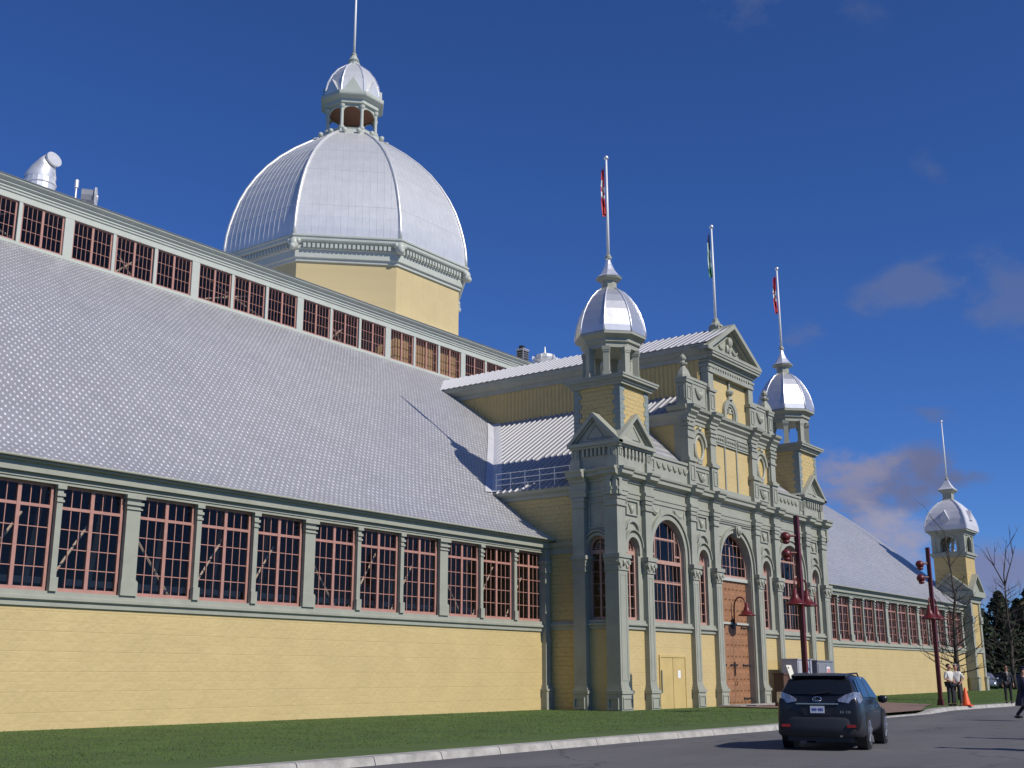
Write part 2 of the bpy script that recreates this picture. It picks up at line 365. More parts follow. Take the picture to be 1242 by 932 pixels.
# ------------------------------------------------------------------ setting: ground
def gz(x, y):
    return .10+.16*max(0, min(1, (x-55)/35))
KERB = [(-60, -16.0), (-20, -15.95), (-5, -15.85), (3, -15.72), (11.3, -15.9), (15, -15.65), (19, -15.25), (24.3, -14.95), (29.2, -14.85), (34.5, -14.1), (43.7, -14.35), (60, -14.6), (130, -15.2), (300, -16)]
def kerb_y(x):
    for (a, ya), (b, yb) in zip(KERB, KERB[1:]):
        if a <= x <= b: return ya+(yb-ya)*(x-a)/(b-a)
    return -16
def asphalt():
    m = mat('asphalt', (.070, .068, .072), .88, var=.0)
    t = m.node_tree; b = t.nodes['Principled BSDF']; c = N(t, 'ShaderNodeTexCoord')
    n = N(t, 'ShaderNodeTexNoise'); n.inputs['Scale'].default_value = .22; n.inputs['Detail'].default_value = 8; n.inputs['Roughness'].default_value = .6
    mp_ = N(t, 'ShaderNodeMapping'); mp_.inputs['Scale'].default_value = (.6, 2.2, 1); mp_.inputs['Rotation'].default_value = (0, 0, R(-6))
    t.links.new(c.outputs['Object'], mp_.inputs[0]); t.links.new(mp_.outputs[0], n.inputs['Vector'])
    n2 = N(t, 'ShaderNodeTexNoise'); n2.inputs['Scale'].default_value = 35; n2.inputs['Detail'].default_value = 2
    t.links.new(c.outputs['Object'], n2.inputs['Vector'])
    cr = N(t, 'ShaderNodeValToRGB'); cr.color_ramp.elements[0].position = .32; cr.color_ramp.elements[1].position = .7
    cr.color_ramp.elements[0].color = (.085, .082, .086, 1); cr.color_ramp.elements[1].color = (.130, .126, .128, 1)
    t.links.new(n.outputs['Fac'], cr.inputs[0])
    mx = N(t, 'ShaderNodeMixRGB'); mx.blend_type = 'OVERLAY'; mx.inputs[0].default_value = .55
    t.links.new(cr.outputs[0], mx.inputs[1]); t.links.new(n2.outputs['Fac'], mx.inputs[2])
    v = N(t, 'ShaderNodeTexVoronoi', feature='DISTANCE_TO_EDGE'); v.inputs['Scale'].default_value = .16
    nw = N(t, 'ShaderNodeTexNoise'); nw.inputs['Scale'].default_value = 1.3; nw.inputs['Detail'].default_value = 5
    t.links.new(c.outputs['Object'], nw.inputs['Vector'])
    va = N(t, 'ShaderNodeVectorMath', operation='ADD'); t.links.new(c.outputs['Object'], va.inputs[0]); t.links.new(nw.outputs['Color'], va.inputs[1]); t.links.new(va.outputs[0], v.inputs['Vector'])
    crack = mth(t, 'MULTIPLY', mth(t, 'LESS_THAN', v.outputs['Distance'], .006), .55)
    mx2 = N(t, 'ShaderNodeMixRGB'); t.links.new(crack, mx2.inputs[0]); t.links.new(mx.outputs[0], mx2.inputs[1]); mx2.inputs[2].default_value = (.03, .03, .03, 1)
    t.links.new(mx2.outputs[0], b.inputs['Base Color'])
    bp = N(t, 'ShaderNodeBump'); bp.inputs['Strength'].default_value = .35; bp.inputs['Distance'].default_value = .01
    t.links.new(n2.outputs['Fac'], bp.inputs['Height']); t.links.new(bp.outputs[0], b.inputs['Normal'])
    return m
grass_base = mat('lawn_soil', (.060, .104, .018), 1.0, var=.22, scale=.7)
g = MB(); g.quad((-900, -900, -.06), (1500, -900, -.06), (1500, 1500, -.06), (-900, 1500, -.06))
tag(g.build('ground', grass_base), 'flat grassy land reaching to the horizon', 'ground', kind='structure')
g = MB(); xs = [-60, -20, -5, 3, 11.3, 15, 19, 24.3, 29.2, 34.5, 43.7, 60, 130, 300]
for a, b in zip(xs, xs[1:]): g.quad((a, kerb_y(a)+.1, 0), (a, -70, 0), (b, -70, 0), (b, kerb_y(b)+.1, 0))
tag(g.build('road', asphalt()), 'grey asphalt road running along the lawn', 'road', kind='structure')
# lawn sheet between kerb and hall
g = MB()
xs = [-60+i*2.0 for i in range(110)]
def lawn_rows(x):
    k = kerb_y(x)+.40
    return [k+(8.0-k)*j/10 for j in range(11)]
for a, b in zip(xs, xs[1:]):
    ra, rb = lawn_rows(a), lawn_rows(b)
    for j in range(10):
        def hz(x, y, j): return gz(x, y)+(.04 if j == 0 else 0)
        g.quad((a, ra[j], hz(a, ra[j], j)), (b, rb[j], hz(b, rb[j], j)), (b, rb[j+1], hz(b, rb[j+1], j+1)), (a, ra[j+1], hz(a, ra[j+1], j+1)))
tag(g.build('lawn', grass_base, smooth=True), 'strip of mown grass between kerb and yellow hall', 'lawn', kind='structure')
# kerb: blocks with joints
g = MB()
def kerb_h(x):
    lo = min(1, max(0, (x-15.5)/2.5)); hi = min(1, max(0, (x-28.6)/1.8))
    return .145-.115*(lo-hi)
x = -40.0
while x < 125:
    x2 = x+1.9
    for q0, q1 in ((x+.01, x+.95), (x+.95, x+1.89)):
        ya, yb = kerb_y(q0), kerb_y(q1); ha, hb = kerb_h(q0), kerb_h(q1)
        pr = lambda xx, yy, h: [(xx, yy-.03, 0), (xx, yy+.02, h-.02), (xx, yy+.06, h), (xx, yy+.42, h), (xx, yy+.42, -.05)]
        A = pr(q0, ya, ha); Bq = pr(q1, yb, hb)
        g.add(A+Bq, [(0, 1, 6, 5), (1, 2, 7, 6), (2, 3, 8, 7), (3, 4, 9, 8), (0, 4, 3, 2, 1), (5, 6, 7, 8, 9)])
    x = x2
tag(g.build('kerb', concrete), 'pale stained concrete kerb along the lawn edge', 'kerb', kind='structure')
# brick path to the door
def pavers():
    m = bpy.data.materials.new('brick_pavers'); m.use_nodes = True; t = m.node_tree; b = t.nodes['Principled BSDF']; b.inputs['Roughness'].default_value = .9
    c = N(t, 'ShaderNodeTexCoord'); br = N(t, 'ShaderNodeTexBrick'); br.inputs['Scale'].default_value = 1
    br.inputs['Brick Width'].default_value = .22; br.inputs['Row Height'].default_value = .11; br.inputs['Mortar Size'].default_value = .006
    br.inputs['Color1'].default_value = (.17, .10, .08, 1); br.inputs['Color2'].default_value = (.23, .15, .12, 1); br.inputs['Mortar'].default_value = (.14, .11, .09, 1)
    t.links.new(c.outputs['Object'], br.inputs['Vector']); t.links.new(br.outputs[0], b.inputs['Base Color'])
    return m
g = MB()
g.quad((20.6, kerb_y(20.6)+.38, .145), (24.3, kerb_y(24.3)+.38, .145), (29.2, kerb_y(29.2)+.38, .145), (34.5, -12.9, .145), (39.8, -11.6, .145), (43.0, -8.2, .145), (43.0, -4.4, .145), (30, -4.4, .145), (29, -9, .145), (24, -12.5, .145))
pth = g.build('path', pavers()); tag(pth, 'reddish brick path from the road to the big door', 'path', kind='structure')
# grass blades
import numpy as np
rng = np.random.default_rng(3)
n = 330000
gx = -18+rng.random(n)**1.15*112; ky = np.array([kerb_y(float(v)) for v in gx])
gy = ky+.42+rng.random(n)*(0-ky+.3)
path_poly = [(20.6, -15.2), (24.3, -14.5), (29.2, -14.4), (34.5, -12.9), (39.8, -11.6), (43.0, -8.2), (43.0, -4.0), (30, -4.0), (29, -9), (24, -12.5)]
ok = ~((gx > 22.1) & (gx < 46.4) & (gy > -4.25)) & ~((gx > 87) & (gy > -1))
ins = np.zeros(n, bool)
for (x0, y0), (x1, y1) in zip(path_poly, path_poly[1:]+path_poly[:1]):
    c_ = ((y0 > gy) != (y1 > gy)) & (gx < (x1-x0)*(gy-y0)/((y1-y0) if y1 != y0 else 1e-9)+x0)
    ins ^= c_
ok &= ~ins
gx, gy = gx[ok], gy[ok]; n = len(gx)
base = np.stack([gx, gy, np.array([gz(float(a), float(b)) for a, b in zip(gx, gy)])-.02], 1)
th = rng.random(n)*2*np.pi; wdt = .010+.014*rng.random(n); hgt = .020+.028*rng.random(n)
d = np.stack([np.cos(th), np.sin(th), 0*th], 1)*wdt[:, None]
lean = rng.normal(size=(n, 2))*.03
tip = base+np.concatenate([lean, hgt[:, None]], 1)
V = np.stack([base-d, base+d, tip], 1).reshape(-1, 3)
me = bpy.data.meshes.new('grass'); me.vertices.add(3*n); me.vertices.foreach_set('co', V.ravel()); me.loops.add(3*n); me.loops.foreach_set('vertex_index', np.arange(3*n)); me.polygons.add(n)
me.polygons.foreach_set('loop_start', np.arange(0, 3*n, 3)); me.polygons.foreach_set('loop_total', np.full(n, 3))
gm = mat('grass_blades', (.080, .145, .022), 1.0, var=.25, scale=.35)
me.materials.append(gm); me.update(calc_edges=True)
go = bpy.data.objects.new('grass', me); COL.objects.link(go); tag(go, 'short dark green grass growing on the lawn strip', 'grass', kind='stuff')

# ------------------------------------------------------------------ exhibition hall
HO = (CX, 0, 0)
hall = thing('exhibition_hall', HO, 'long yellow exhibition hall with silver dome, ornate grey-green entrance and shingled metal roofs', 'building')
def P(name, mb, mats, parent=None, mirror=False, smooth=False):
    return mb.build(name, mats, parent if parent is not None else hall, HO, mirror, smooth)
def PT(proto, at, parent=None):        # copy of a part with its sub-parts
    c = copy_tree(proto, parent or hall); c.location = at; return c
XL, XR, XE, XW, XF = 22.4, 46.1, 87.5, -22.5, 90.9
LB = [XW+7.5*i for i in range(7)]; LB[-1] = XL
RB = [45.5, 52.85, 60.2, 67.65, 75.0, 82.3]
PROF = [(-.52, 7.60), (.5, 8.18), (1.1, 8.6), (2.3, 9.52), (3.3, 10.32), (5.5, 12.2), (8.1, 14.38), (10, 15.9), (11.7, 17.12), (13.2, 18.15), (15, 19.33), (16.2, 20.1), (17.2, 20.72)]
def pz(y):
    for (a, za), (b, zb) in zip(PROF, PROF[1:]):
        if a <= y <= b: return za+(zb-za)*(y-a)/(b-a)
    return PROF[-1][1]
# main roof slope with arc-length UV
ceil_m = mat('roof_boards_inside', (.34, .25, .17), .8, var=.2, scale=1.5)
def main_roof(name, x0, x1):
    me = bpy.data.meshes.new(name); vs_, fs, uv = [], [], []
    s = 0; arc = [0]
    for (a, za), (b, zb) in zip(PROF, PROF[1:]): s += math.hypot(b-a, zb-za); arc.append(s)
    k = len(PROF)
    for x in (x0, x1):
        for y, z in PROF: vs_.append((x-CX, y, z))
    for i in range(k-1): fs.append((i, k+i, k+i+1, i+1)); uv += [(x0, arc[i]), (x1, arc[i]), (x1, arc[i+1]), (x0, arc[i+1])]
    # underside and eave edge
    o = len(vs_)
    for x in (x0, x1):
        for y, z in PROF: vs_.append((x-CX, y+.02, z-.035))
    for i in range(k-1): fs.append((o+i+1, o+k+i+1, o+k+i, o+i)); uv += [(0, 0)]*4
    fs.append((o, o+k, k, 0)); uv += [(0, 0)]*4
    fs.append(tuple(range(k-1, -1, -1))+tuple(range(o, o+k))); uv += [(0, 0)]*(2*k)
    fs.append(tuple(range(k, 2*k))+tuple(range(o+2*k-1, o+k-1, -1))); uv += [(0, 0)]*(2*k)
    me.from_pydata(vs_, [], fs); l = me.uv_layers.new(name='UVMap')
    for i, q in enumerate(uv): l.data[i].uv = q
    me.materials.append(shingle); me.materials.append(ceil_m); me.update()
    for i in range(k-1, 2*(k-1)): me.polygons[i].material_index = 1
    o = bpy.data.objects.new(name, me); COL.objects.link(o); o.parent = hall
    return o
roof = main_roof('main_roof', XW, XF)
g = MB()    # rear slope, rear wall, floor and end walls: what closes the hall
YD = 25.3
for (a, za), (b, zb) in zip(PROF, PROF[1:]): g.quad((XW, 2*YD-a, za), (XF, 2*YD-a, za), (XF, 2*YD-b, zb), (XW, 2*YD-b, zb))
P('rear_roof', g, ceil_m)
g = MB(); g.box(XW, XF, 50.4, 50.6, 0, 3.9); g.box(XW, XF, 50.4, 50.6, 7.0, 7.6); [g.box(XW+2.5*i, XW+2.5*i+.3, 50.4, 50.6, 3.9, 7.0) for i in range(46)]; g.box(XW, XF, 33.2, 33.35, 20.6, 23.7)
P('rear_wall', g, yellow_plain)
g = MB(); g.box(XW, XF, .3, 50.3, -.1, .06); P('floor', g, dark_in)
for x in (XW+.02, XF-.3):
    g = MB(); poly = [(0.02, 0)]+[(y, z-.03) for y, z in PROF[1:]]+[(17.2, 23.6), (33.4, 23.6)]+[(2*YD-y, z-.03) for y, z in PROF[:0:-1]]+[(50.5, 0)]
    g.prism(poly, lambda y, z: (x, y, z), lambda y, z: (x+.2, y, z)); P('end_wall', g, yellow)
# lower walls
for a, b in ((XW, XL), (XR, XE)):
    g = MB(); g.box(a, b, 0, .25, 0, 3.5); P('wall', g, yellow)
    g = MB(); g.runx([(0, 3.5), (.07, 3.5), (.07, 3.64), (.16, 3.68), (.16, 3.76), (.08, 3.8), (.08, 3.93), (-.25, 3.93), (-.25, 3.5)], a, b, 0); P('sill_band', g, trim)
    g = MB(); g.runx([(-.25, 7.0), (.13, 7.0), (.13, 7.08), (.17, 7.09), (.17, 7.125), (.14, 7.13), (.14, 7.22), (.30, 7.225), (.30, 7.49), (.45, 7.50), (.45, 7.565), (-.25, 7.565)], a, b, 0); P('eave_cornice', g, trim)
    g = MB(); g.tube([(a, -.53, 7.60), (b, -.53, 7.60)], .04, 8); P('gutter', g, trim)
# posts between the windows
def post(width, hgt=3.1):
    h = width/2; g = MB()
    g.box(-h, h, -.10, .2, 0, hgt)
    if width > .3:
        g.box(-h-.05, h+.05, -.15, -.02, 0, .42); g.box(-h-.03, h+.03, -.13, -.02, .42, .47)
        g.box(-h-.04, h+.04, -.15, -.02, hgt-.45, hgt-.40); g.box(-h-.06, h+.06, -.17, -.02, hgt-.31, hgt-.22); g.box(-h-.09, h+.09, -.2, -.02, hgt-.12, hgt-.003)
    else:
        g.box(-h-.035, h+.035, -.16, -.02, 0, .40); g.box(-h-.03, h+.03, -.14, -.02, hgt-.5, hgt-.43); g.box(-h-.04, h+.04, -.15, -.02, hgt-.33, hgt-.24); g.box(-h-.05, h+.05, -.17, -.02, hgt-.12, hgt-.003)
    return g
def bar_window(w_, h_, rows, cols, transom, fw_=.09, mull=.12, thin=.026):
    g = MB(); x0, x1 = -w_/2, w_/2
    g.box(x0, x0+fw_, .05, .16, 0, h_); g.box(x1-fw_, x1, .05, .16, 0, h_); g.box(x0+fw_, x1-fw_, .05, .16, 0, fw_*1.25); g.box(x0+fw_, x1-fw_, .05, .16, h_-fw_*.8, h_)
    g.box(-mull/2, mull/2, .045, .155, fw_*1.25, h_-fw_*.8)
    zt = h_*transom if transom else None
    if zt: g.box(x0+fw_, -mull/2, .055, .15, zt-.045, zt+.045); g.box(mull/2, x1-fw_, .055, .15, zt-.045, zt+.045)
    zb = fw_*1.25; zu = (zt-.045) if zt else h_-fw_*.8
    for s in (-1, 1):
        a, b = (x0+fw_, -mull/2) if s < 0 else (mull/2, x1-fw_)
        for i in range(1, cols):
            x = a+(b-a)*i/cols; g.box(x-thin/2, x+thin/2, .075, .125, zb, h_-fw_*.8)
        for j in range(1, rows):
            z = zb+(zu-zb)*j/rows; g.box(a, b, .078, .122, z-thin/2, z+thin/2)
    return g
def window_part(mbw, w_, h_, at):
    o = mbw.build('window', pink, hall, (0, 0, 0), at=at)
    p = MB(); p.quad((-w_/2+.03, .1, .03), (w_/2-.03, .1, .03), (w_/2-.03, .1, h_-.03), (-w_/2+.03, .1, h_-.03)); p.build('pane', glass, o)
    return o
ZW0, ZW1 = 3.93, 7.0
pw = pn = win = None
def place_post(wide, x, z=ZW0):
    global pw, pn
    if wide:
        if pw is None: pw = post(.50, ZW1-ZW0).build('pilaster', trim, hall, at=(x-CX, 0, z)); return
        PT(pw, (x-CX, 0, z))
    else:
        if pn is None: pn = post(.19, ZW1-ZW0).build('mullion_post', trim, hall, at=(x-CX, 0, z)); return
        PT(pn, (x-CX, 0, z))
def place_win(x, y=0, z=ZW0):
    global win
    if win is None: win = window_part(bar_window(2.16, ZW1-ZW0, 4, 3, .79), 2.16, ZW1-ZW0, (x-CX, y, z))
    else: PT(win, (x-CX, y, z))
for i, x in enumerate(LB[:-1]):
    place_post(True, x+ (.25 if i == 0 else 0))
    B_ = 7.5
    for k in (1, 2): place_post(False, x+(2.53 if k == 1 else 4.95))
    for c_ in (1.345, 3.74, 6.13): place_win(x+c_)
for i, x in enumerate(RB):
    if x > 46: place_post(True, x)
    nb = 3 if i < 5 else 2
    for k in range(1, nb): place_post(False, x+(2.47 if k == 1 else 4.87))
    for c_ in (1.30, 3.67, 6.03)[:nb]:
        if x+c_ > 46.5: place_win(x+c_)
place_post(True, XE-.25)
# corner column where the left wing meets the entrance
def pier(g, x0, x1, y0, y1, levels):
    for z0, z1, e in levels: g.box(x0-e, x1+e, y0-e, y1, z0, z1)
WINGPIER = [(0, .9, .10), (.9, 1.0, .14), (1.0, 1.15, .06), (1.15, 6.1, 0), (6.1, 6.18, .05), (6.18, 6.52, .03), (6.52, 6.66, .08), (6.66, 7.54, 0)]
g = MB(); pier(g, 22.05, 22.45, -.22, .2, WINGPIER); P('corner_pilaster', g, trim)
# timber braces seen behind the glass
random.seed(4)
for i, x in enumerate(LB[1:-1]+RB[2:5]):
    g = MB()
    for (a, za, b, zb) in ((.5, 6.0, 2.1, 4.0), (2.75, 4.0, 4.2, 6.2), (5.1, 4.0, 6.4, 6.0)):
        g.tube([(x+a, .62, za), (x+b, .62, zb)], .04, 4)
    for a in (1.0, 3.6, 6.2): g.tube([(x+a, 4.2, .1), (x+a+.9, 4.2, 8.2)], .10, 4)
    g.box(x, x+7.2, 3.2, 3.4, 4.4, 4.6)
    P('timber_brace', g, timber)
# clerestory
YC = 17.2
g = MB(); g.box(XW, XE, YC, YC+.2, 20.45, 20.70); P('clerestory_wall', g, trim_pale)
g = MB(); g.runx([(-.2, 20.6), (.06, 20.62), (.10, 20.70), (.05, 20.74), (.05, 20.86), (-.2, 20.86)], XW, XE, YC); P('clerestory_sill', g, trim_pale)
g = MB(); g.runx([(-.2, 22.82), (.04, 22.82), (.04, 23.12), (.10, 23.14), (.10, 23.24), (.16, 23.26), (.16, 23.36), (.28, 23.42), (.28, 23.50), (.46, 23.60), (.50, 23.72), (-.2, 23.72)], XW, XE, YC); P('clerestory_cornice', g, trim_pale)
g = MB(); g.add([(XW, YC-.55, 23.70), (XE, YC-.55, 23.70), (XE, YD, 25.1), (XW, YD, 25.1), (XW, 2*YD-YC+.55, 23.70), (XE, 2*YD-YC+.55, 23.70)], [(0, 1, 2, 3), (3, 2, 5, 4), (0, 4, 5, 1), (0, 3, 4), (1, 5, 2)])
P('clerestory_roof', g, silver_dull)
cw = cp = cn = None
for i in range(-3, 7):
    x = 7.5*i
    if x > XW-1:
        gq = MB(); gq.box(-.24, .24, -.03, .16, 0, 1.96)
        if cp is None: cp = gq.build('clerestory_post', trim_pale, hall, at=(x-CX, YC, 20.86))
        else: PT(cp, (x-CX, YC, 20.86))
    for k in (2.52, 4.98):
        if cn is None:
            gq = MB(); gq.box(-.09, .09, -.02, .16, 0, 1.96); cn = gq.build('clerestory_mullion', trim_pale, hall, at=(x+k-CX, YC, 20.86))
        else: PT(cn, (x+k-CX, YC, 20.86))
    for c_ in (1.335, 3.75, 6.165):
        if cw is None: cw = window_part(bar_window(2.16, 1.96, 3, 4, None, .075, .12, .020), 2.16, 1.96, (x+c_-CX, YC, 20.86))
        else: PT(cw, (x+c_-CX, YC, 20.86))
    g = MB()
    if i % 2 == 0: g.tube([(x+.4, YC+.9, 21.0), (x+4.8, YC+.9, 22.4)], .05, 4); g.tube([(x+1.2, YC+.9, 22.6), (x+5.6, YC+.9, 21.2)], .05, 4)
    else: g.tube([(x+3.0, YC+.9, 22.6), (x+4.6, YC+.9, 20.9)], .05, 4); g.tube([(x+3.0, YC+.9, 21.0), (x+4.8, YC+.9, 22.5)], .05, 4)
    P('clerestory_brace', g, timber)

# ------------------------------------------------------------------ great dome
g = MB(); g.lathe([(8.35, 18.5), (8.35, 27.5)], CX, YD); drum = P('dome_drum', g, yellow_boards)
g = MB(); g.lathe([(8.38, 27.3), (8.48, 27.32), (8.48, 27.5), (8.62, 27.55), (8.62, 28.05), (8.72, 28.1), (8.72, 28.45), (8.95, 28.55), (9.0, 28.62), (9.0, 28.8), (9.08, 28.84), (9.08, 28.95), (8.6, 29.0)], CX, YD)
corn = P('dome_cornice', g, trim_pale, drum)
g = MB()
ap = 8.72*math.cos(PI/8)
for f in range(8):
    a = f*PI/4; nx, ny = math.cos(a), math.sin(a); tx, ty = -ny, nx
    hw = 8.72*math.sin(PI/8)-.5; g = MB()
    k = 20
    for i in range(k):
        t = -hw+2*hw*(i+.5)/k; c0 = (CX+nx*(ap+.06)+tx*t, YD+ny*(ap+.06)+ty*t)
        M = [(c0[0]+nx*q+tx*s, c0[1]+ny*q+ty*s) for q, s in ((-.1, -.09), (.12, -.09), (.12, .09), (-.1, .09))]
        g.add([(x, y, 28.14) for x, y in M]+[(x, y, 28.42) for x, y in M], [(0, 3, 2, 1), (4, 5, 6, 7), (0, 1, 5, 4), (1, 2, 6, 5), (2, 3, 7, 6), (3, 0, 4, 7)])
    P('dentil_band', g, trim_pale, drum)
for f in range(8):
    a = PI/8+f*PI/4; g = MB(); c0 = (CX+8.85*math.cos(a), YD+8.85*math.sin(a))
    g.ball((c0[0], c0[1], 28.35), .34, 8, 1.25); g.ball((CX+9.05*math.cos(a), YD+9.05*math.sin(a), 28.1), .22, 8); g.ball((c0[0]-.3*math.sin(a), c0[1]+.3*math.cos(a), 28.5), .2, 6); g.ball((c0[0]+.3*math.sin(a), c0[1]-.3*math.cos(a), 28.5), .2, 6)
    P('corner_scroll', g, trim_pale, drum, smooth=True)
DP = [(8.86, 28.95), (8.84, 29.6), (8.76, 30.4), (8.60, 31.2), (8.36, 32.1), (8.02, 33.1), (7.55, 34.1), (6.95, 35.1), (6.2, 36.1), (5.3, 37.05), (4.25, 37.95), (3.2, 38.7), (2.5, 39.15)]
g = MB(); g.lathe(DP, CX, YD)
dome = P('dome_roof', g, silver, drum)
g = MB()     # standing seams run parallel up each facet; two lap lines cross them
for f in range(8):
    a = f*PI/4; nx, ny = math.cos(a), math.sin(a); tx, ty = -ny, nx
    for i in range(-7, 8):
        t = i*.46
        pts = []
        for r, z in DP:
            if r*math.sin(PI/8) > abs(t)+.02: q = r*math.cos(PI/8)+.006; pts.append((CX+nx*q+tx*t, YD+ny*q+ty*t, z))
        if len(pts) > 1: g.tube(pts, .012, 4)
    for z, r in ((31.2, 8.60), (34.1, 7.55), (36.1, 6.2)):
        q = r*math.cos(PI/8); h = r*math.sin(PI/8); g.tube([(CX+nx*q-tx*h, YD+ny*q-ty*h, z), (CX+nx*q+tx*h, YD+ny*q+ty*h, z)], .012, 4)
P('roof_seam', g, silver, drum)
for f in range(8):
    a = PI/8+f*PI/4; g = MB(); g.tube([(CX+r*math.cos(a), YD+r*math.sin(a), z) for r, z in DP], .11, 6); P('dome_rib', g, silver, drum, smooth=True)
g = MB(); g.lathe([(2.75, 38.95), (2.6, 39.15), (2.25, 39.25), (2.12, 39.6), (2.16, 39.7)], CX, YD)
lant = P('dome_lantern', g, trim_pale)
for i in range(16):
    g = MB(); a = 2*PI*i/16+.2; g.ball((CX+2.62*math.cos(a), YD+2.62*math.sin(a), 39.22), .19, 8); P('ball_ornament', g, trim_pale, lant, smooth=True)
for f in range(8):
    a = PI/8+f*PI/4; g = MB(); c0 = (CX+1.86*math.cos(a), YD+1.86*math.sin(a))
    g.lathe([(.21, 39.7), (.21, 39.9), (.13, 39.95), (.115, 41.3), (.18, 41.4), (.21, 41.6)], c0[0], c0[1], 10, 0); P('lantern_column', g, trim_pale, lant)
    g = MB(); b_ = f*PI/4; q = 1.86*math.cos(PI/8); h = 1.86*math.sin(PI/8)
    fn = lambda u, d, z: (CX+math.cos(b_)*(q-d)-math.sin(b_)*u, YD+math.sin(b_)*(q-d)+math.cos(b_)*u, z)
    g.arch_panel(fn, -h, h, 41.1, 41.75, 0, h-.12, 41.1, 41.1, .1, 10, .42); P('lantern_arch', g, trim_pale, lant)
g = MB(); g.lathe([(1.8, 41.60), (1.8, 41.66)], CX, YD); P('lantern_soffit', g, brown, lant)
g = MB(); g.lathe([(2.0, 41.68), (2.06, 41.72), (2.06, 42.0), (2.42, 42.2), (2.46, 42.3), (2.46, 42.5), (2.2, 42.56)], CX, YD); P('lantern_cornice', g, trim_pale, lant)
g = MB(); LP = [(2.16, 42.56), (2.13, 43.0), (1.98, 43.7), (1.67, 44.4), (1.2, 45.05), (.64, 45.5), (.4, 45.65)]
g.lathe(LP, CX, YD); P('lantern_roof', g, silver, lant)
g = MB()
for f in range(8):
    a = PI/8+f*PI/4; g.tube([(CX+r*math.cos(a), YD+r*math.sin(a), z) for r, z in LP], .06, 5)
P('lantern_rib', g, silver_rib, lant)
for f in range(8):
    b_ = f*PI/4; q = 2.2*math.cos(PI/8); g = MB(); fn = lambda u, z: (CX+math.cos(b_)*(q+.12)-math.sin(b_)*u, YD+math.sin(b_)*(q+.12)+math.cos(b_)*u, z); fn1 = lambda u, z: (CX+math.cos(b_)*(q-.6)-math.sin(b_)*u, YD+math.sin(b_)*(q-.6)+math.cos(b_)*u, z)
    g.prism([(-.66, 42.55), (.66, 42.55), (0, 43.65)], fn, fn1); P('lantern_gablet', g, trim_pale if f % 2 else silver, lant)
g = MB(); g.lathe([(.45, 45.6), (.48, 45.8), (.3, 45.9), (.42, 46.05), (.3, 46.25), (.14, 46.6)], CX, YD, 12); P('lantern_finial', g, trim_pale, lant)
# ------------------------------------------------------------------ entrance front
YF = -3.8                      # wall face; pilasters stand proud to -4.05
fF = FX(YF)
PIERLEV = [(0, .80, .09), (.80, .94, .14), (.94, 1.05, .07), (1.05, 1.15, .03), (1.15, 6.06, 0), (6.06, 6.14, .05), (6.14, 6.30, .03), (6.30, 6.46, .06), (6.46, 6.60, .09), (6.60, 6.78, .15), (6.78, 8.92, -.02), (8.92, 9.0, .05), (9.0, 9.22, 0.0), (9.22, 9.30, .05), (9.30, 9.42, .02)]
def panel_frame(g, fn, u0, u1, z0, z1, t=.05, d=.04):
    t, d = t*1.2, d*1.3
    for a, b, c_, e in ((u0, u1, z0, z0+t), (u0, u1, z1-t, z1), (u0, u0+t, z0+t, z1-t), (u1-t, u1, z0+t, z1-t)):
        g.prism([(a, c_), (b, c_), (b, e), (a, e)], lambda u, z: fn(u, -d, z), lambda u, z: fn(u, .02, z))
def swag(g, fn, u, z, w_, drop, r=.05, d=-.03):
    g.tube([fn(u-w_/2+w_*i/8, d, z-drop*math.sin(PI*i/8)) for i in range(9)], [r*(.4+.9*math.sin(PI*i/8)) for i in range(9)], 6)
def volutes(g, x0, x1, y0, zc=6.42):
    for x in (x0-.02, x1+.02): g.tube([(x, y0-.13, zc), (x, y0+.05, zc)], .11, 8)
    g.ball(((x0+x1)/2, y0-.07, zc-.02), .11, 6, 1.3)
    for x in (x0+.1, x1-.1): g.ball((x, y0-.05, 6.24), .08, 6, 1.6)
def entab(g, dirn, a, b, base):
    pr = [(-.2, 9.40), (.05, 9.40), (.05, 9.58), (.09, 9.60), (.09, 9.72), (.03, 9.74), (.03, 10.06), (.10, 10.10), (.10, 10.18), (.22, 10.26), (.36, 10.32), (.36, 10.46), (.44, 10.52), (.46, 10.62), (-.2, 10.70)]
    if dirn == 'y': pr = [(d_, z+(.003 if z > 10.6 else 0)) for d_, z in pr]
    (g.runx if dirn == 'x' else g.runy)(pr, a, b, base)
def pediment(g, fn, u0, u1, z0, za, th, proj, back):
    uc = (u0+u1)/2
    g.prism([(u0+th*.8, z0), (u1-th*.8, z0), (uc, za-th*.6)], lambda u, z: fn(u, 0, z), lambda u, z: fn(u, back, z))
    sl_ = (za-z0)/(uc-u0); k = th*math.sqrt(1+sl_*sl_)
    for s in (-1, 1):
        e = uc+s*(uc-u0)
        g.prism([(e, z0), (uc, za), (uc, za-k), (e-s*k/sl_, z0)], lambda u, z: fn(u, -proj, z), lambda u, z: fn(u, back, z))
        g.prism([(e-s*k/sl_, z0), (uc, za-k), (uc, za-k*1.5), (e-s*1.5*k/sl_, z0)], lambda u, z: fn(u, -proj*.45, z), lambda u, z: fn(u, back, z))
    g.prism([(u0, z0-.16), (u1, z0-.16), (u1, z0-.004), (u0, z0-.004)], lambda u, z: fn(u, -proj, z), lambda u, z: fn(u, .1, z))
    g.prism([(u0+.08, z0-.26), (u1-.08, z0-.26), (u1-.08, z0-.163), (u0+.08, z0-.163)], lambda u, z: fn(u, -proj*.5, z), lambda u, z: fn(u, .1, z))
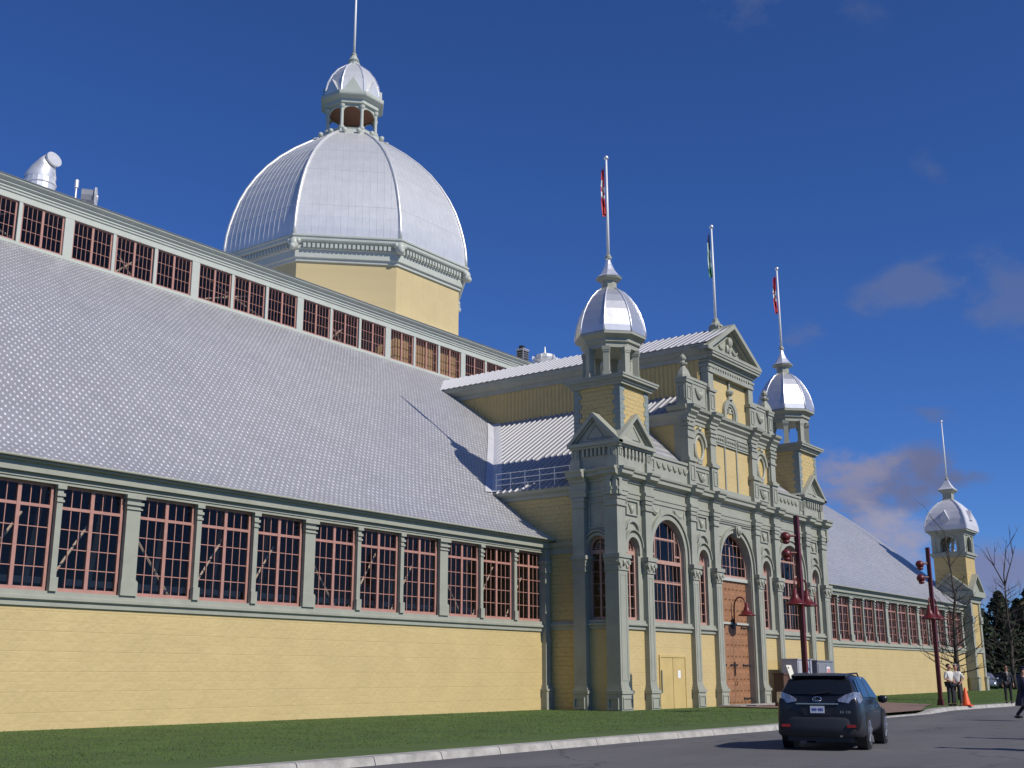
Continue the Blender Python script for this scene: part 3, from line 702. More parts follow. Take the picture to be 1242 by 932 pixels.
def arch_window(fn, cu, hw, zb, zs, depth, cols, rows, ztr, central=True, name='arched_window', mirror=False, rise=None):
    """arched frame, transom, bars clipped to the arch; one pane behind"""
    rise = hw if rise is None else rise
    g = MB(); top = lambda u: zs+rise*math.sqrt(max(0, 1-((u-cu)/hw)**2))
    def bar(u0, u1, z0, z1, d0, d1):
        if z1 > z0: g.prism([(u0, z0), (u1, z0), (u1, z1), (u0, z1)], lambda u, z: fn(u, d0, z), lambda u, z: fn(u, d1, z))
    g.arch_ring(fn, cu, hw-.10, hw, zb, zs, depth-.06, depth+.06, 16, rise-.10, rise)
    bar(cu-hw+.1, cu+hw-.1, zb, zb+.12, depth-.058, depth+.06)
    if ztr:
        hh = hw-.1 if ztr < zs else hw*math.sqrt(max(0, 1-((ztr-zs)/rise)**2))-.06
        bar(cu-hh, cu+hh, ztr-.09, ztr+.09, depth-.08, depth+.06)
    for i in range(1, cols):
        u = cu-hw+2*hw*i/cols; big = central and abs(u-cu) < 1e-6
        t_ = .05 if big else .012
        if big and ztr: bar(u-t_, u+t_, zb+.12, ztr-.09, depth-.05, depth+.05)
        elif not (central and cols == 2): bar(u-t_, u+t_, zb+.12, top(u)-.04, depth-.02, depth+.02)
    if ztr and cols > 4:       # inner frame of the arched head
        for u in (cu-hw*.62, cu+hw*.62): bar(u-.04, u+.04, ztr+.09, top(u)-.05, depth-.045, depth+.045)
        zq = zs+(rise)*.42; bar(cu-hw*.62, cu+hw*.62, zq-.04, zq+.04, depth-.04, depth+.045)
        for s in (-1, 1): bar(min(cu+s*hw*.62, cu+s*hw*.93), max(cu+s*hw*.62, cu+s*hw*.93), zs-.04-.1, zs+.04-.1, depth-.04, depth+.045)
        zq = ztr-.95; bar(cu-hw+.1, cu+hw-.1, zq-.04, zq+.04, depth-.045, depth+.045)
    for j in range(1, rows):
        z = zb+(top(cu)-zb)*j/rows
        hh = hw-.1 if z < zs else hw*math.sqrt(max(0, 1-((z-zs)/rise)**2))-.05
        if hh > .05: bar(cu-hh, cu+hh, z-.012, z+.012, depth-.018, depth+.018)
    if cols == 2 and ztr:       # rosette in a narrow head
        g.tube([fn(cu+(hw-.2)*.8*math.cos(t*PI/6), depth, zs+.04+(hw-.2)*.8*math.sin(t*PI/6)) for t in range(13)], .03, 4, False)
        bar(cu-.03, cu+.03, ztr+.09, zs+hw-.05, depth-.03, depth+.03)
    o = P(name, g, pink_pale, None, mirror)
    p = MB(); arc = [fn(cu-hw*math.cos(PI*i/16), depth, zs+rise*math.sin(PI*i/16)) for i in range(17)]
    p.add([fn(cu-hw, depth, zb), *arc, fn(cu+hw, depth, zb)], [tuple(range(19))])
    P('pane', p, glass, o, mirror)
    return o
def x_brace(fn, u0, u1, z0, z1, d, mirror):
    g = MB(); n = max(1, round((z1-z0)/(u1-u0)/1.1)); h = (z1-z0)/n
    for i in range(n):
        a = z0+i*h; g.tube([fn(u0, d, a), fn(u1, d, a+h)], .04, 4); g.tube([fn(u1, d+.1, a), fn(u0, d+.1, a+h)], .04, 4)
    P('timber_brace', g, timber, None, mirror)
C = [22.15, 22.9], [24.66, 25.24], [29.06, 29.64], [31.51, 32.09]
ZP0, SLP = 10.1, .632
def zplane(x): return ZP0+SLP*(x-22.3)
def rib_sheet(g, P0, U, V, pitch, h=.06, wd=.07):
    P0, U, V = Vector(P0), Vector(U), Vector(V); nn = U.cross(V).normalized()
    if nn.z < 0: nn = -nn
    g.cur = 0
    g.quad(P0, P0+U, P0+U+V, P0+V)
    L = U.length; u = U.normalized(); k = int(L/pitch); g.cur = 1
    for i in range(k+1):
        a = P0+u*(i*pitch+.02); 
        g.add([a-u*wd/2, a+u*wd/2, a+nn*h, a-u*wd/2+V, a+u*wd/2+V, a+nn*h+V], [(0, 1, 2), (3, 5, 4), (0, 2, 5, 3), (1, 4, 5, 2)])
    g.cur = 0
def half(mir):
    def H(name, g, m, parent=None, smooth=False): return P(name, g, m, parent, mir, smooth)
    # lower yellow panels and sill
    for i in range(3):
        g = MB(); g.box(C[i][1] if i else 22.4, C[i+1][0], YF, YF+.3, 0, 3.55); H('wall_panel', g, yellow)
        g = MB(); g.runx([(-.25, 3.55), (.08, 3.55), (.08, 3.68), (.18, 3.72), (.18, 3.80), (.10, 3.84), (.10, 3.95), (-.25, 3.95)], C[i][1], C[i+1][0], YF); H('sill', g, trim)
    # piers
    for i, (a, b) in enumerate(C):
        g = MB(); y1 = -3.35 if i == 0 else YF+.1
        pier(g, a, b, -4.05, y1, PIERLEV); volutes(g, a, b, -4.05)
        panel_frame(g, FX(-4.14), a-.02, b+.02, .16, .66, .05, .03)
        if i == 0: panel_frame(g, SX(a-.09), -3.98, -3.45, .16, .66, .06, .05)
        panel_frame(g, FX(-4.05), a+.12, b-.12, 1.35, 5.9, .04, .012)
        H('pilaster', g, trim)
    # narrow bays
    for i in (0, 2):
        u0, u1 = (22.4 if i == 0 else C[i][1]-.05), C[i+1][0]+.05
        cu = (C[i][1]+C[i+1][0])/2
        g = MB(); g.arch_panel(fF, u0, u1, 3.95, 9.45, cu, .50, 3.95, 7.12, .35)
        g.arch_ring(fF, cu, .52, .70, 6.9, 7.12, -.10, .02); g.arch_ring(fF, cu, .74, .80, 7.2, 7.2, -.16, .02)
        g.arch_ring(fF, cu, .46, .56, 7.95, 7.95, -.12, .02, 12, .38, .48); g.arch_ring(fF, cu, .62, .68, 7.98, 7.98, -.10, .02, 12, .44, .50)
        panel_frame(g, fF, cu-.52, cu+.52, 8.62, 9.32, .05, .06); swag(g, fF, cu, 9.15, .5, .25); g.ball((cu, YF-.02, 8.9), .13, 6, 1.6)
        H('arch_bay', g, trim)
        arch_window(fF, cu, .50, 3.97, 7.12, .22, 2, 7, 6.95, True, 'arched_window', mir)
        x_brace(fF, cu-.5, cu+.5, 4.2, 6.6, .75, mir)
    # wide bay
    cu = (C[1][1]+C[2][0])/2
    g = MB(); g.arch_panel(fF, C[1][1]-.05, C[2][0]+.05, 3.95, 9.45, cu, 1.55, 3.95, 7.2, .40, 20)
    g.arch_ring(fF, cu, 1.57, 1.78, 3.97, 7.2, -.06, .02, 20); g.arch_ring(fF, cu, 1.82, 1.93, 6.8, 7.2, -.14, .02, 20)
    swag(g, fF, cu-1.25, 9.28, .85, .30, .09); swag(g, fF, cu+1.05, 9.28, .85, .30, .09)
    for s in (-.72, -1.72, .55, 1.6): g.box(cu+s-.02, cu+s+.02, YF-.03, YF, 8.95, 9.3)
    H('arch_bay', g, trim)
    arch_window(fF, cu, 1.55, 3.97, 7.2, .25, 8, 5, 6.75, True, 'arched_window', mir)
    # entablature
    g = MB(); entab(g, 'x', 21.95, CX, YF)
    for a, b in C: entab(g, 'x', a-.12, b+.12, YF-.27)
    g.box(22.42, CX, YF+.01, YF+.5, 9.4, 10.69)
    H('entablature', g, trim)
    # ---- return wall of the tower facing -X (mirrored on the other side)
    XS = 22.45; fS = SX(XS)
    g = MB(); g.box(XS, XS+.3, -3.4, -2.2, 0, 3.55); H('wall_panel', g, yellow)
    g = MB(); g.runy([(-.2, 3.553), (.08, 3.553), (.08, 3.683), (.18, 3.723), (.18, 3.803), (.10, 3.843), (.10, 3.953), (-.2, 3.953)], -3.4, -2.2, XS); H('sill', g, trim)
    g = MB(); pier(g, 22.15, 22.75, -2.30, -1.65, PIERLEV); panel_frame(g, SX(22.06), -2.26, -1.70, .16, .66, .06, .05); H('pilaster', g, trim)
    g = MB(); g.arch_panel(fS, -3.45, -2.2, 3.955, 9.45, -2.83, .52, 3.955, 7.12, .35)
    g.arch_ring(fS, -2.83, .54, .66, 4.0, 7.12, -.08, .02); g.arch_ring(fS, -2.83, .70, .76, 7.1, 7.14, -.15, .02)
    panel_frame(g, fS, -3.3, -2.4, 8.0, 9.2, .05, .05); H('arch_bay', g, trim)
    arch_window(fS, -2.83, .52, 3.97, 7.12, .22, 2, 7, 6.95, True, 'arched_window', mir)
    x_brace(fS, -3.33, -2.33, 4.2, 6.6, .75, mir)
    g = MB(); entab(g, 'y', -4.05, -1.62, XS); entab(g, 'y', -2.42, -1.53, XS-.27); entab(g, 'y', -4.2, -3.25, XS-.27); H('entablature', g, trim)
    # connecting wall from the tower back to the wing, its band, beam and gutter
    g = MB(); g.box(22.5, 22.8, -1.7, 4.6, 0, 9.85); H('side_wall', g, yellow_rock)
    g = MB(); g.runy([(-.2, 3.55), (.08, 3.55), (.08, 3.68), (.16, 3.72), (.16, 3.80), (.08, 3.93), (-.2, 3.93)], -1.66, -.2, 22.5); H('string_course', g, trim); g = MB(); g.runy([(-.2, 6.95), (.06, 6.95), (.06, 7.2), (.18, 7.3), (.26, 7.45), (-.2, 7.45)], -1.66, -.1, 22.5); H('string_course', g, trim)
    g = MB(); g.runy([(-.2, 9.6), (.06, 9.6), (.10, 9.75), (.28, 9.88), (.34, 10.03), (-.2, 10.03)], -1.6, 3.6, 22.5); H('side_cornice', g, trim)
    # side roof (ribbed), the little roof behind the parapet, and the valley flashing
    g = MB(); rib_sheet(g, (22.12, -1.0, zplane(22.12)), (0, 12, 0), (31.5-22.12, 0, SLP*(31.5-22.12)), .36, .07, .06)
    rib_sheet(g, (29.2, -3.75, zplane(29.2)), (0, 2.75, 0), (2.3, 0, SLP*2.3), .36, .07, .06)
    g.quad((25.2, -3.4, zplane(25.2)), (29.2, -1.0, zplane(29.2)), (25.2, -1.0, zplane(25.2))); g.quad((22.12, -1.6, zplane(22.12)), (25.2, -1.6, zplane(25.2)), (25.2, -1.0, zplane(25.2)), (22.12, -1.0, zplane(22.12)))
    H('side_roof', g, [ribroof, ribline])
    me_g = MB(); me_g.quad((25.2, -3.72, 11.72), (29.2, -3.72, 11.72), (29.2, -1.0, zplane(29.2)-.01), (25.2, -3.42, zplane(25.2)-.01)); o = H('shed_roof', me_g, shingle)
    l = o.data.uv_layers.new(name='UVMap')
    for lp in o.data.loops:
        v = o.data.vertices[lp.vertex_index].co; l.data[lp.index].uv = (v.x, math.hypot(v.y, v.z))
    g = MB()
    for k in range(12):
        xa, xb = 22.2+(31.4-22.2)*k/12, 22.2+(31.4-22.2)*(k+1)/12
        inv = lambda z: next(a+(z-za)/(zb-za)*(b-a) for (a, za), (b, zb) in zip(PROF, PROF[1:]) if za <= z <= zb)
        ya, yb = inv(zplane(xa)), inv(zplane(xb)); za, zb = zplane(xa)+.09, zplane(xb)+.09
        g.quad((xa-.55, ya, za-.04), (xa, ya, za), (xb, yb, zb), (xb-.55, yb, zb-.04)); g.quad((xa, ya, za), (xa+.1, ya-.5, za+.02), (xb+.1, yb-.5, zb+.02), (xb, yb, zb))
    H('valley_flashing', g, silver_dull)
    # low side wall of the upper storey at the front, with its gutter
    g = MB(); g.quad((29.25, -3.6, 10.7), (29.25, -.95, 10.7), (29.25, -.95, 14.25), (29.25, -3.6, 14.25)); H('upper_side_wall', g, yellow_plain)
    g = MB(); g.runy([(-.05, 13.85), (.05, 13.85), (.08, 14.1), (.25, 14.25), (.3, 14.42), (-.05, 14.42)], -4.1, -.9, 29.2); H('side_cornice', g, trim)
    # upper transept: corrugated wall, cornice, ribbed roof
    g = MB(); y = -3.6; i = 0; pts = []
    while y < 14.5: pts.append((31.5-(.05 if i % 2 else 0), y)); y += .13; i += 1
    for (xa, ya), (xb, yb) in zip(pts, pts[1:]): g.quad((xa, ya, 15.2), (xb, yb, 15.2), (xb, yb, 18.1), (xa, ya, 18.1))
    H('corrugated_wall', g, yellow_plain)
    g = MB(); g.runy([(-.05, 17.68), (.10, 17.68), (.12, 17.9), (.20, 17.95), (.34, 18.12), (.42, 18.18), (.46, 18.42), (-.05, 18.42)], -4.15, 14.2, 31.5); H('side_cornice', g, trim)
    g = MB(); rib_sheet(g, (31.0, -4.3, 18.44), (0, 20.5, 0), (CX-31.0, 0, 20.06-18.44), .42, .06, .06); H('transept_roof', g, [ribroof, ribline])
    # ---- tower attic, pediments, shaft, lantern
    TX, TY = 24.06, -2.72
    g = MB(); g.box(22.42, 25.3, -3.95, -1.6, 10.7, 11.62)
    for x in (22.3, 24.85): g.box(x, x+.5, -4.08, -3.5, 10.7, 11.15); g.box(x+.06, x+.44, -4.05, -3.5, 11.15, 11.62); panel_frame(g, FX(-4.05), x+.14, x+.36, 11.22, 11.56, .03, .03)
    for y in (-3.99, -2.0): g.box(22.28, 22.9, y-.02, y+.5, 10.7, 11.15); g.box(22.31, 22.9, y+.04, y+.44, 11.15, 11.62); panel_frame(g, SX(22.31), y+.12, y+.36, 11.22, 11.56, .03, .03)
    for i in range(6): g.box(22.95+i*.32, 23.11+i*.32, -4.06, -3.9, 11.28, 11.62); g.box(22.98+i*.32, 23.08+i*.32, -4.04, -3.9, 11.2, 11.28)
    for i in range(6): g.box(22.3, 22.45, -3.36+i*.22, -3.24+i*.22, 11.28, 11.62)
    H('tower_attic', g, trim)
    g = MB(); pediment(g, FX(-3.98), 22.12, 25.52, 11.9, 13.3, .16, .26, 1.2); panel_tri = [(23.2, 12.1), (24.44, 12.1), (23.82, 12.72)]
    g.tube([(x, -3.99, z) for x, z in panel_tri+panel_tri[:1]], .03, 4); H('tower_pediment', g, trim)
    g = MB(); pediment(g, SX(22.38), -4.24, -1.42, 11.885, 13.28, .16, .245, 1.2); pt = [(-3.3, 12.1), (-2.38, 12.1), (-2.84, 12.7)]
    g.tube([(22.37, y, z) for y, z in pt+pt[:1]], .03, 4); H('tower_pediment', g, trim)
    g = MB(); g.box(TX-1.27, TX+1.27, TY-1.22, TY+1.27, 11.95, 14.64); tower = H('tower', g, yellow_rock)
    for sx in (-1, 1):
     for sy in (-1, 1):
        g = MB(); z = 11.9; i = 0
        while z < 14.6:
                q = .42 if i % 2 else .30; zz = min(z+.21, 14.62)
                x0 = TX+sx*1.295; y0 = TY+(1.295 if sy > 0 else -1.245)
                g.box(x0, x0-sx*q, y0, y0-sy*(.72-q), z, zz)
                z += .22; i += 1
        H('quoin', g, quoinm, tower)
    g = MB()
    for h_, z0, z1 in ((1.40, 14.58, 14.7), (1.48, 14.7, 14.82), (1.62, 14.82, 14.93), (1.66, 14.93, 15.02)): g.box(TX-h_, TX+h_, TY-h_, TY+h_, z0, z1)
    H('tower_cornice', g, trim, tower)
    for f in range(8):
        a = PI/8+f*PI/4; g = MB(); c0 = (TX+1.2*math.cos(a), TY+1.2*math.sin(a))
        for r_, z0, z1 in ((.19, 15.02, 15.3), (.15, 15.3, 16.25), (.18, 16.25, 16.33), (.20, 16.33, 16.52)): g.lathe([(r_*1.3, z0), (r_*1.3, z1)], c0[0], c0[1], 4, a+PI/4)
        H('lantern_column', g, trim, tower)
    g = MB(); g.lathe([(1.05, 16.46), (1.34, 16.48), (1.34, 16.68), (1.45, 16.74), (1.45, 16.9), (1.62, 17.0), (1.72, 17.06), (1.72, 17.18), (1.6, 17.22)], TX, TY); H('lantern_cornice', g, trim, tower)
    DPt = [(1.72, 17.2), (1.70, 17.5), (1.62, 17.9), (1.48, 18.35), (1.28, 18.78), (1.02, 19.18), (.72, 19.5), (.46, 19.68)]
    g = MB(); g.lathe(DPt, TX, TY); H('tower_dome', g, silver_bright, tower)
    g = MB()
    for f in range(8):
        a = PI/8+f*PI/4; g.tube([(TX+r_*math.cos(a), TY+r_*math.sin(a), z) for r_, z in DPt], .04, 5)
    H('tower_rib', g, silver_rib, tower, True)
    g = MB(); g.lathe([(.44, 19.62), (.44, 19.72), (.37, 19.76), (.37, 20.08), (.46, 20.12), (.62, 20.2), (.64, 20.28)], TX, TY); H('tower_neck', g, trim, tower)
    g = MB(); g.lathe([(.66, 20.27), (.48, 20.42), (.30, 20.68), (.17, 20.98), (.09, 21.25)], TX, TY); g.lathe([(.11, 21.22), (.14, 21.28), (.11, 21.34)], TX, TY, 10); H('tower_cap', g, silver_rib, tower)
    # parapet between tower and upper storey, with festoon relief
    g = MB(); g.box(25.25, 29.1, -3.95, -3.68, 10.7, 11.62); g.box(25.2, 29.12, -4.02, -3.66, 11.62, 11.74); g.box(25.2, 25.75, -3.98, -3.9, 10.72, 11.62)
    panel_frame(g, FX(-3.95), 25.35, 25.68, 10.95, 11.5, .05, .06)
    for i in range(6): swag(g, FX(-3.95), 26.2+i*.52, 11.42, .42, .22, .06)
    H('parapet', g, trim)
    # ---- second storey of the centre
    for (a, b) in C[2:]:
        g = MB(); pier(g, a, b, -4.05, YF+.1, [(10.7, 11.9, .05), (11.9, 12.06, .14), (12.06, 12.16, .05), (12.16, 13.1, 0), (13.1, 13.2, .06), (13.2, 13.5, .02), (13.5, 13.62, .08), (13.62, 13.7, .02), (13.7, 13.82, .09), (13.82, 14.3, 0)])
        panel_frame(g, FX(-4.1), a+.08, b-.08, 10.95, 11.75, .05, .03); H('upper_pilaster', g, trim)
    g = MB(); g.box(29.22, 29.7, -3.95, -3.2, 10.7, 14.4); H('corner_block', g, trim)
    g = MB(); g.box(C[2][1], C[3][0], YF, YF+.25, 11.85, 14.3); H('wall_panel', g, yellow_plain)
    g = MB(); g.box(C[2][1], C[3][0], YF-.12, YF+.2, 10.7, 11.72); g.box(C[2][1], C[3][0], YF-.18, YF+.2, 11.72, 11.88); panel_frame(g, FX(YF-.12), 29.85, 31.35, 10.9, 11.6, .06, .04); swag(g, FX(YF-.12), 30.6, 11.5, .8, .35, .1); g.ball((30.6, YF-.14, 11.3), .16, 6)
    H('parapet', g, trim)
    cu = (C[2][1]+C[3][0])/2; g = MB()
    g.tube([(cu+.44*math.cos(t*PI/10), YF-.04, 12.74+.62*math.sin(t*PI/10)) for t in range(21)], .10, 6, False)
    g.arch_ring(fF, cu, .60, .78, 12.9, 12.95, -.14, .02, 12); g.ball((cu, YF-.1, 13.75), .16, 6, .8); g.box(cu-.25, cu+.25, YF-.12, YF, 11.95, 12.1)
    H('oval_window', g, trim)
    # second cornice
    pr2 = [(-.2, 13.95), (.05, 13.95), (.05, 14.1), (.12, 14.15), (.12, 14.25), (.28, 14.4), (.28, 14.5), (.42, 14.6), (.46, 14.74), (-.2, 14.80)]
    g = MB(); g.runx(pr2, 28.95, CX, YF)
    for a, b in C[2:]: g.runx(pr2, a-.12, b+.12, YF-.27)
    g.runy([(d_, z+.003) for d_, z in pr2], -4.1, -3.0, 29.25)
    H('upper_cornice', g, trim)
    # side parapet with pinnacle
    g = MB(); g.box(29.6, 31.55, -3.95, -3.6, 14.75, 16.2); g.box(29.6, 31.55, -4.0, -3.55, 16.2, 16.34); swag(g, FX(-3.95), 30.6, 15.85, .8, .4, .12); g.ball((30.6, -3.97, 15.55), .18, 6); panel_frame(g, FX(-3.95), 29.85, 31.4, 14.95, 16.08, .05, .03); H('parapet', g, trim)
    g = MB(); pier(g, 29.07, 29.65, -4.05, -3.47, [(14.75, 14.95, .06), (14.95, 15.95, 0), (15.95, 16.1, .07), (16.1, 16.2, .1)]); panel_frame(g, FX(-4.05), 29.17, 29.55, 15.1, 15.8, .05, .03); panel_frame(g, SX(29.07), -3.95, -3.57, 15.1, 15.8, .05, .03)
    g.lathe([(.38, 16.2), (.36, 16.35), (.26, 16.6), (.14, 16.78), (.12, 16.86), (.22, 16.92), (.24, 17.0), (.12, 17.06), (.10, 17.12), (.17, 17.2), (.18, 17.3), (.1, 17.42), (.02, 17.5)], 29.36, -3.76, 8); H('pinnacle', g, trim)
    # gable pilaster
    g = MB(); a, b = C[3]; pier(g, a+.06, b+.04, -4.05, -3.4, [(14.75, 15.95, .05), (15.95, 16.1, .13), (16.1, 17.0, 0), (17.0, 17.08, .05), (17.08, 17.3, .02), (17.3, 17.42, .09), (17.42, 17.66, 0)]); panel_frame(g, FX(-4.1), a+.14, b-.04, 15.0, 15.8, .05, .03); H('gable_pilaster', g, trim)
half(False); half(True)

# ------------------------------------------------------------------ centre of the entrance
g = MB(); g.arch_panel(fF, C[3][1]-.05, 2*CX-C[3][1]+.05, .0, 9.45, CX, 1.78, 0.0, 7.0, .45, 22)
g.arch_ring(fF, CX, 1.80, 1.98, .02, 7.0, -.08, .02, 22); g.arch_ring(fF, CX, 2.02, 2.10, 6.8, 7.0, -.17, .02, 22)
g.prism([(-.17, 8.55), (.17, 8.55), (.26, 9.12), (-.26, 9.12)], lambda u, z: (CX+u, YF-.26, z), lambda u, z: (CX+u, YF+.05, z)); g.ball((CX, YF-.26, 8.9), .2, 8, 1.3)
panel_frame(g, fF, CX-2.0, CX+2.0, 9.2, 9.36, .04, .05); g.box(CX-1.95, CX-1.5, YF-.04, YF, 8.5, 8.56); g.box(CX+1.5, CX+1.95, YF-.04, YF, 8.5, 8.56)
P('entrance_arch', g, trim)
o = arch_window(fF, CX, 1.78, 6.5, 7.0, .33, 8, 4, None, True, 'fanlight')
g = MB(); g.box(CX-1.78, CX+1.78, YF+.2, YF+.42, 6.33, 6.5); g.box(CX-1.76, CX+1.76, YF+.24, YF+.4, 4.12, 4.22); P('door_transom', g, trim_pale)
def panels(g, x0, x1, z0, z1, nx, nz):
    g.box(x0, x1, YF+.34, YF+.44, z0, z1); dx, dz = (x1-x0)/nx, (z1-z0)/nz
    for i in range(nx):
        for j in range(nz):
            a, b, c_, d_ = x0+i*dx+.06, x0+(i+1)*dx-.06, z0+j*dz+.06, z0+(j+1)*dz-.06
            F = lambda u, e, z: (u, YF+.34-e, z)
            g.add([F(a, 0, c_), F(b, 0, c_), F(b, 0, d_), F(a, 0, d_), F(a+.08, .05, c_+.08), F(b-.08, .05, c_+.08), F(b-.08, .05, d_-.08), F(a+.08, .05, d_-.08)], [(0, 1, 5, 4), (1, 2, 6, 5), (2, 3, 7, 6), (3, 0, 4, 7), (4, 5, 6, 7)])
g = MB(); panels(g, CX-1.77, CX+1.77, 4.22, 6.33, 8, 4); door = P('entrance_door', g, doorm)
for s in (-1, 1):
    g = MB(); a, b = (CX-1.76, CX-.012) if s < 0 else (CX+.012, CX+1.76); panels(g, a, b, .14, 4.12, 4, 7); leaf = P('door_leaf', g, doorm, door)
    for z in (.42, 2.08, 3.98):
        g = MB(); e = CX+s*1.74; g.box(min(e, e-s*.75), max(e, e-s*.75), YF+.26, YF+.30, z-.035, z+.035); g.tube([(e-s*.75, YF+.28, z-.06), (e-s*.75, YF+.28, z+.06)], .03, 6); P('strap_hinge', g, iron, door)
g = MB(); g.box(CX-.45, CX+.3, YF+.26, YF+.30, 2.05, 2.13); g.box(CX-.05, CX+.03, YF+.25, YF+.29, 1.55, 2.25); g.tube([(CX+.1, YF+.28, 1.3), (CX+.02, YF+.2, 1.2), (CX+.15, YF+.28, 1.1)], .02, 5); P('latch', g, iron, door)
g = MB(); g.box(31.0, 40.5, -5.3, YF-.3, .0, .17); tag(g.build('doorstep', concrete), 'low concrete landing in front of the big door', 'landing', kind='structure')
# triple yellow panel, frieze
g = MB(); g.box(32.05, 36.45, YF, YF+.25, 10.7, 13.35); P('wall_panel', g, yellow)
g = MB(); g.box(32.1, 36.4, YF-.10, YF+.1, 10.7, 10.98); 
for x in (33.55, 34.95): g.box(x-.06, x+.06, YF-.06, YF+.1, 10.98, 13.32)
g.box(32.1, 36.4, YF-.05, YF+.1, 13.30, 13.95); g.box(32.1, 36.4, YF-.09, YF+.1, 13.30, 13.37)
for a, b in ((32.2, 33.5), (33.62, 34.88), (35.02, 36.3)):
    panel_frame(g, FX(YF-.05), a, b, 13.42, 13.9, .05, .04); n_ = 5
    for i in range(n_): swag(g, FX(YF-.05), a+.2+(b-a-.4)*i/(n_-1), 13.75, .16, .12, .05)
P('frieze', g, trim)
# gable wall and lunette
g = MB(); g.box(32.1, 36.4, YF-.02, YF+.2, 14.75, 17.2); P('gable_wall', g, yellow)
g = MB(); g.arch_ring(FX(YF-.02), CX, .52, .78, 14.8, 15.2, -.16, .0, 16); g.arch_ring(FX(YF-.02), CX, .40, .50, 14.8, 15.2, -.10, .0, 16)
for i in range(5): a = PI*(i+.5)/5; g.tube([(CX+.08*math.cos(a), YF-.04, 15.2+.08*math.sin(a)), (CX+.34*math.cos(a), YF-.04, 15.2+.34*math.sin(a))], [.03, .07], 5)
g.lathe([(.2, 15.95), (.14, 16.1), (.1, 16.15), (.22, 16.28), (.26, 16.4), (.18, 16.52), (.07, 16.58), (.06, 16.9), (.09, 16.95), (.02, 17.0)], CX, YF-.1, 8); P('lunette', g, trim)
g = MB()
for h_, z0, z1, d_ in ((2.85, 17.0, 17.2, .05), (2.75, 17.2, 17.55, .03), (2.95, 17.55, 17.68, .12), (3.0, 17.68, 17.76, .22), (3.05, 17.76, 17.9, .36), (3.12, 17.9, 18.0, .42)):
    g.box(CX-h_+.2, CX+h_-.2, YF-.27-d_, YF+.2, z0, z1)
for i in range(16): x = CX-2.1+i*.28; g.box(x-.06, x+.06, YF-.3, YF, 17.22, 17.36)
P('gable_entablature', g, trim)
g = MB(); pediment(g, FX(YF-.12), 31.0, 37.5, 18.26, 20.16, .24, .50, .6)
tri = [(32.6, 18.5), (35.9, 18.5), (CX, 19.45)]; g.tube([(x, YF-.14, z) for x, z in tri+tri[:1]], .05, 4)
g.ball((CX, YF-.24, 19.15), .2, 8, 1.6); g.ball((CX-.17, YF-.18, 18.78), .13, 6, 1.9); g.ball((CX+.17, YF-.18, 18.78), .13, 6, 1.9); swag(g, FX(YF-.14), CX-.8, 18.85, .7, .2, .06); swag(g, FX(YF-.14), CX+.8, 18.85, .7, .2, .06); g.box(CX-.1, CX+.1, YF-.3, YF-.1, 18.3, 18.9)
P('gable_pediment', g, trim)
# plain service door in the left bay, with a paper notice
g = MB(); g.box(25.98, 27.12, YF-.03, YF+.05, .03, 2.38); g.box(27.16, 28.30, YF-.03, YF+.05, .03, 2.38); sd_ = P('service_door', g, yellow_plain)
g = MB()
for a, b, c_, e in ((25.88, 25.98, 0, 2.48), (28.30, 28.40, 0, 2.48), (25.98, 28.30, 2.38, 2.48)): g.box(a, b, YF-.06, YF+.02, c_, e)
P('door_frame', g, yellow_plain, sd_)
g = MB(); g.box(27.6, 27.86, YF-.036, YF-.031, 1.45, 1.80); P('notice', g, white, sd_)
g = MB(); g.box(25.93, 25.97, YF-.14, YF-.05, .8, 1.8); P('door_shadow_bar', g, trim, sd_)  # thin bar added to stand in for a shadow at the door's left edge

# ------------------------------------------------------------------ far corner tower
TX2, TY2 = 89.05, .65; x0, x1, y0, y1 = 87.52, 90.58, -.87, 2.17
g = MB(); g.box(x0+.1, x1-.1, y0+.1, y1-.1, 0, 12.25); ft = P('corner_tower', g, yellow_rock)
g = MB()
for x in (x0, x1-.5):
    for y in (y0, y1-.5):
        for z0, z1, e in ((0, 1.3, .10), (1.3, 1.45, .16), (1.45, 6.1, 0), (6.1, 6.7, .1), (6.7, 8.3, 0)): g.box(x-e, x+.5+e, y-e, y+.5+e, z0, z1)
P('tower_pilaster', g, trim, ft)
g = MB(); g.box(x0+.05, x0+.3, y0+.3, y1-.3, 1.4, 7.9); g.box(x0+.02, x0+.3, y0+.9, y1-.9, 1.6, 6.0); P('side_panel', g, trim, ft)
g = MB()
g.box(x0-.02, x1+.02, y0-.02, y1+.02, 3.5, 3.95); P('tower_band', g, trim, ft); g = MB()
for e, z0, z1 in ((.06, 7.9, 8.2), (.2, 8.2, 8.4), (.45, 8.4, 8.75)): g.box(x0-e, x1+e, y0-e, y1+e, z0, z1)
P('tower_cornice', g, trim, ft)
g = MB(); pediment(g, FX(y0-.12), x0-.4, x1+.4, 8.9, 10.5, .16, .3, 1); P('tower_pediment', g, trim, ft); g = MB(); pediment(g, SX(x0-.12), y0-.4, y1+.4, 8.885, 10.48, .16, .3, 1)
P('tower_pediment', g, trim, ft)
g = MB()
for e, z0, z1 in ((.02, 12.0, 12.2), (.14, 12.2, 12.38)): g.box(x0-e, x1+e, y0-e, y1+e, z0, z1)
P('tower_cornice', g, trim, ft)
g = MB()
for fn, a, b in ((FX(y0+.1), x0+.1, x1-.1), (SX(x0+.1), y0+.1, y1-.1), (FX(y1-.25), x0+.1, x1-.1), (SX(x1-.25), y0+.1, y1-.1)):
    g.arch_panel(fn, a, b, 12.38, 14.0, (a+b)/2, .72, 12.5, 13.15, .15, 14); g.arch_ring(fn, (a+b)/2, .74, .9, 12.5, 13.15, -.06, .01)
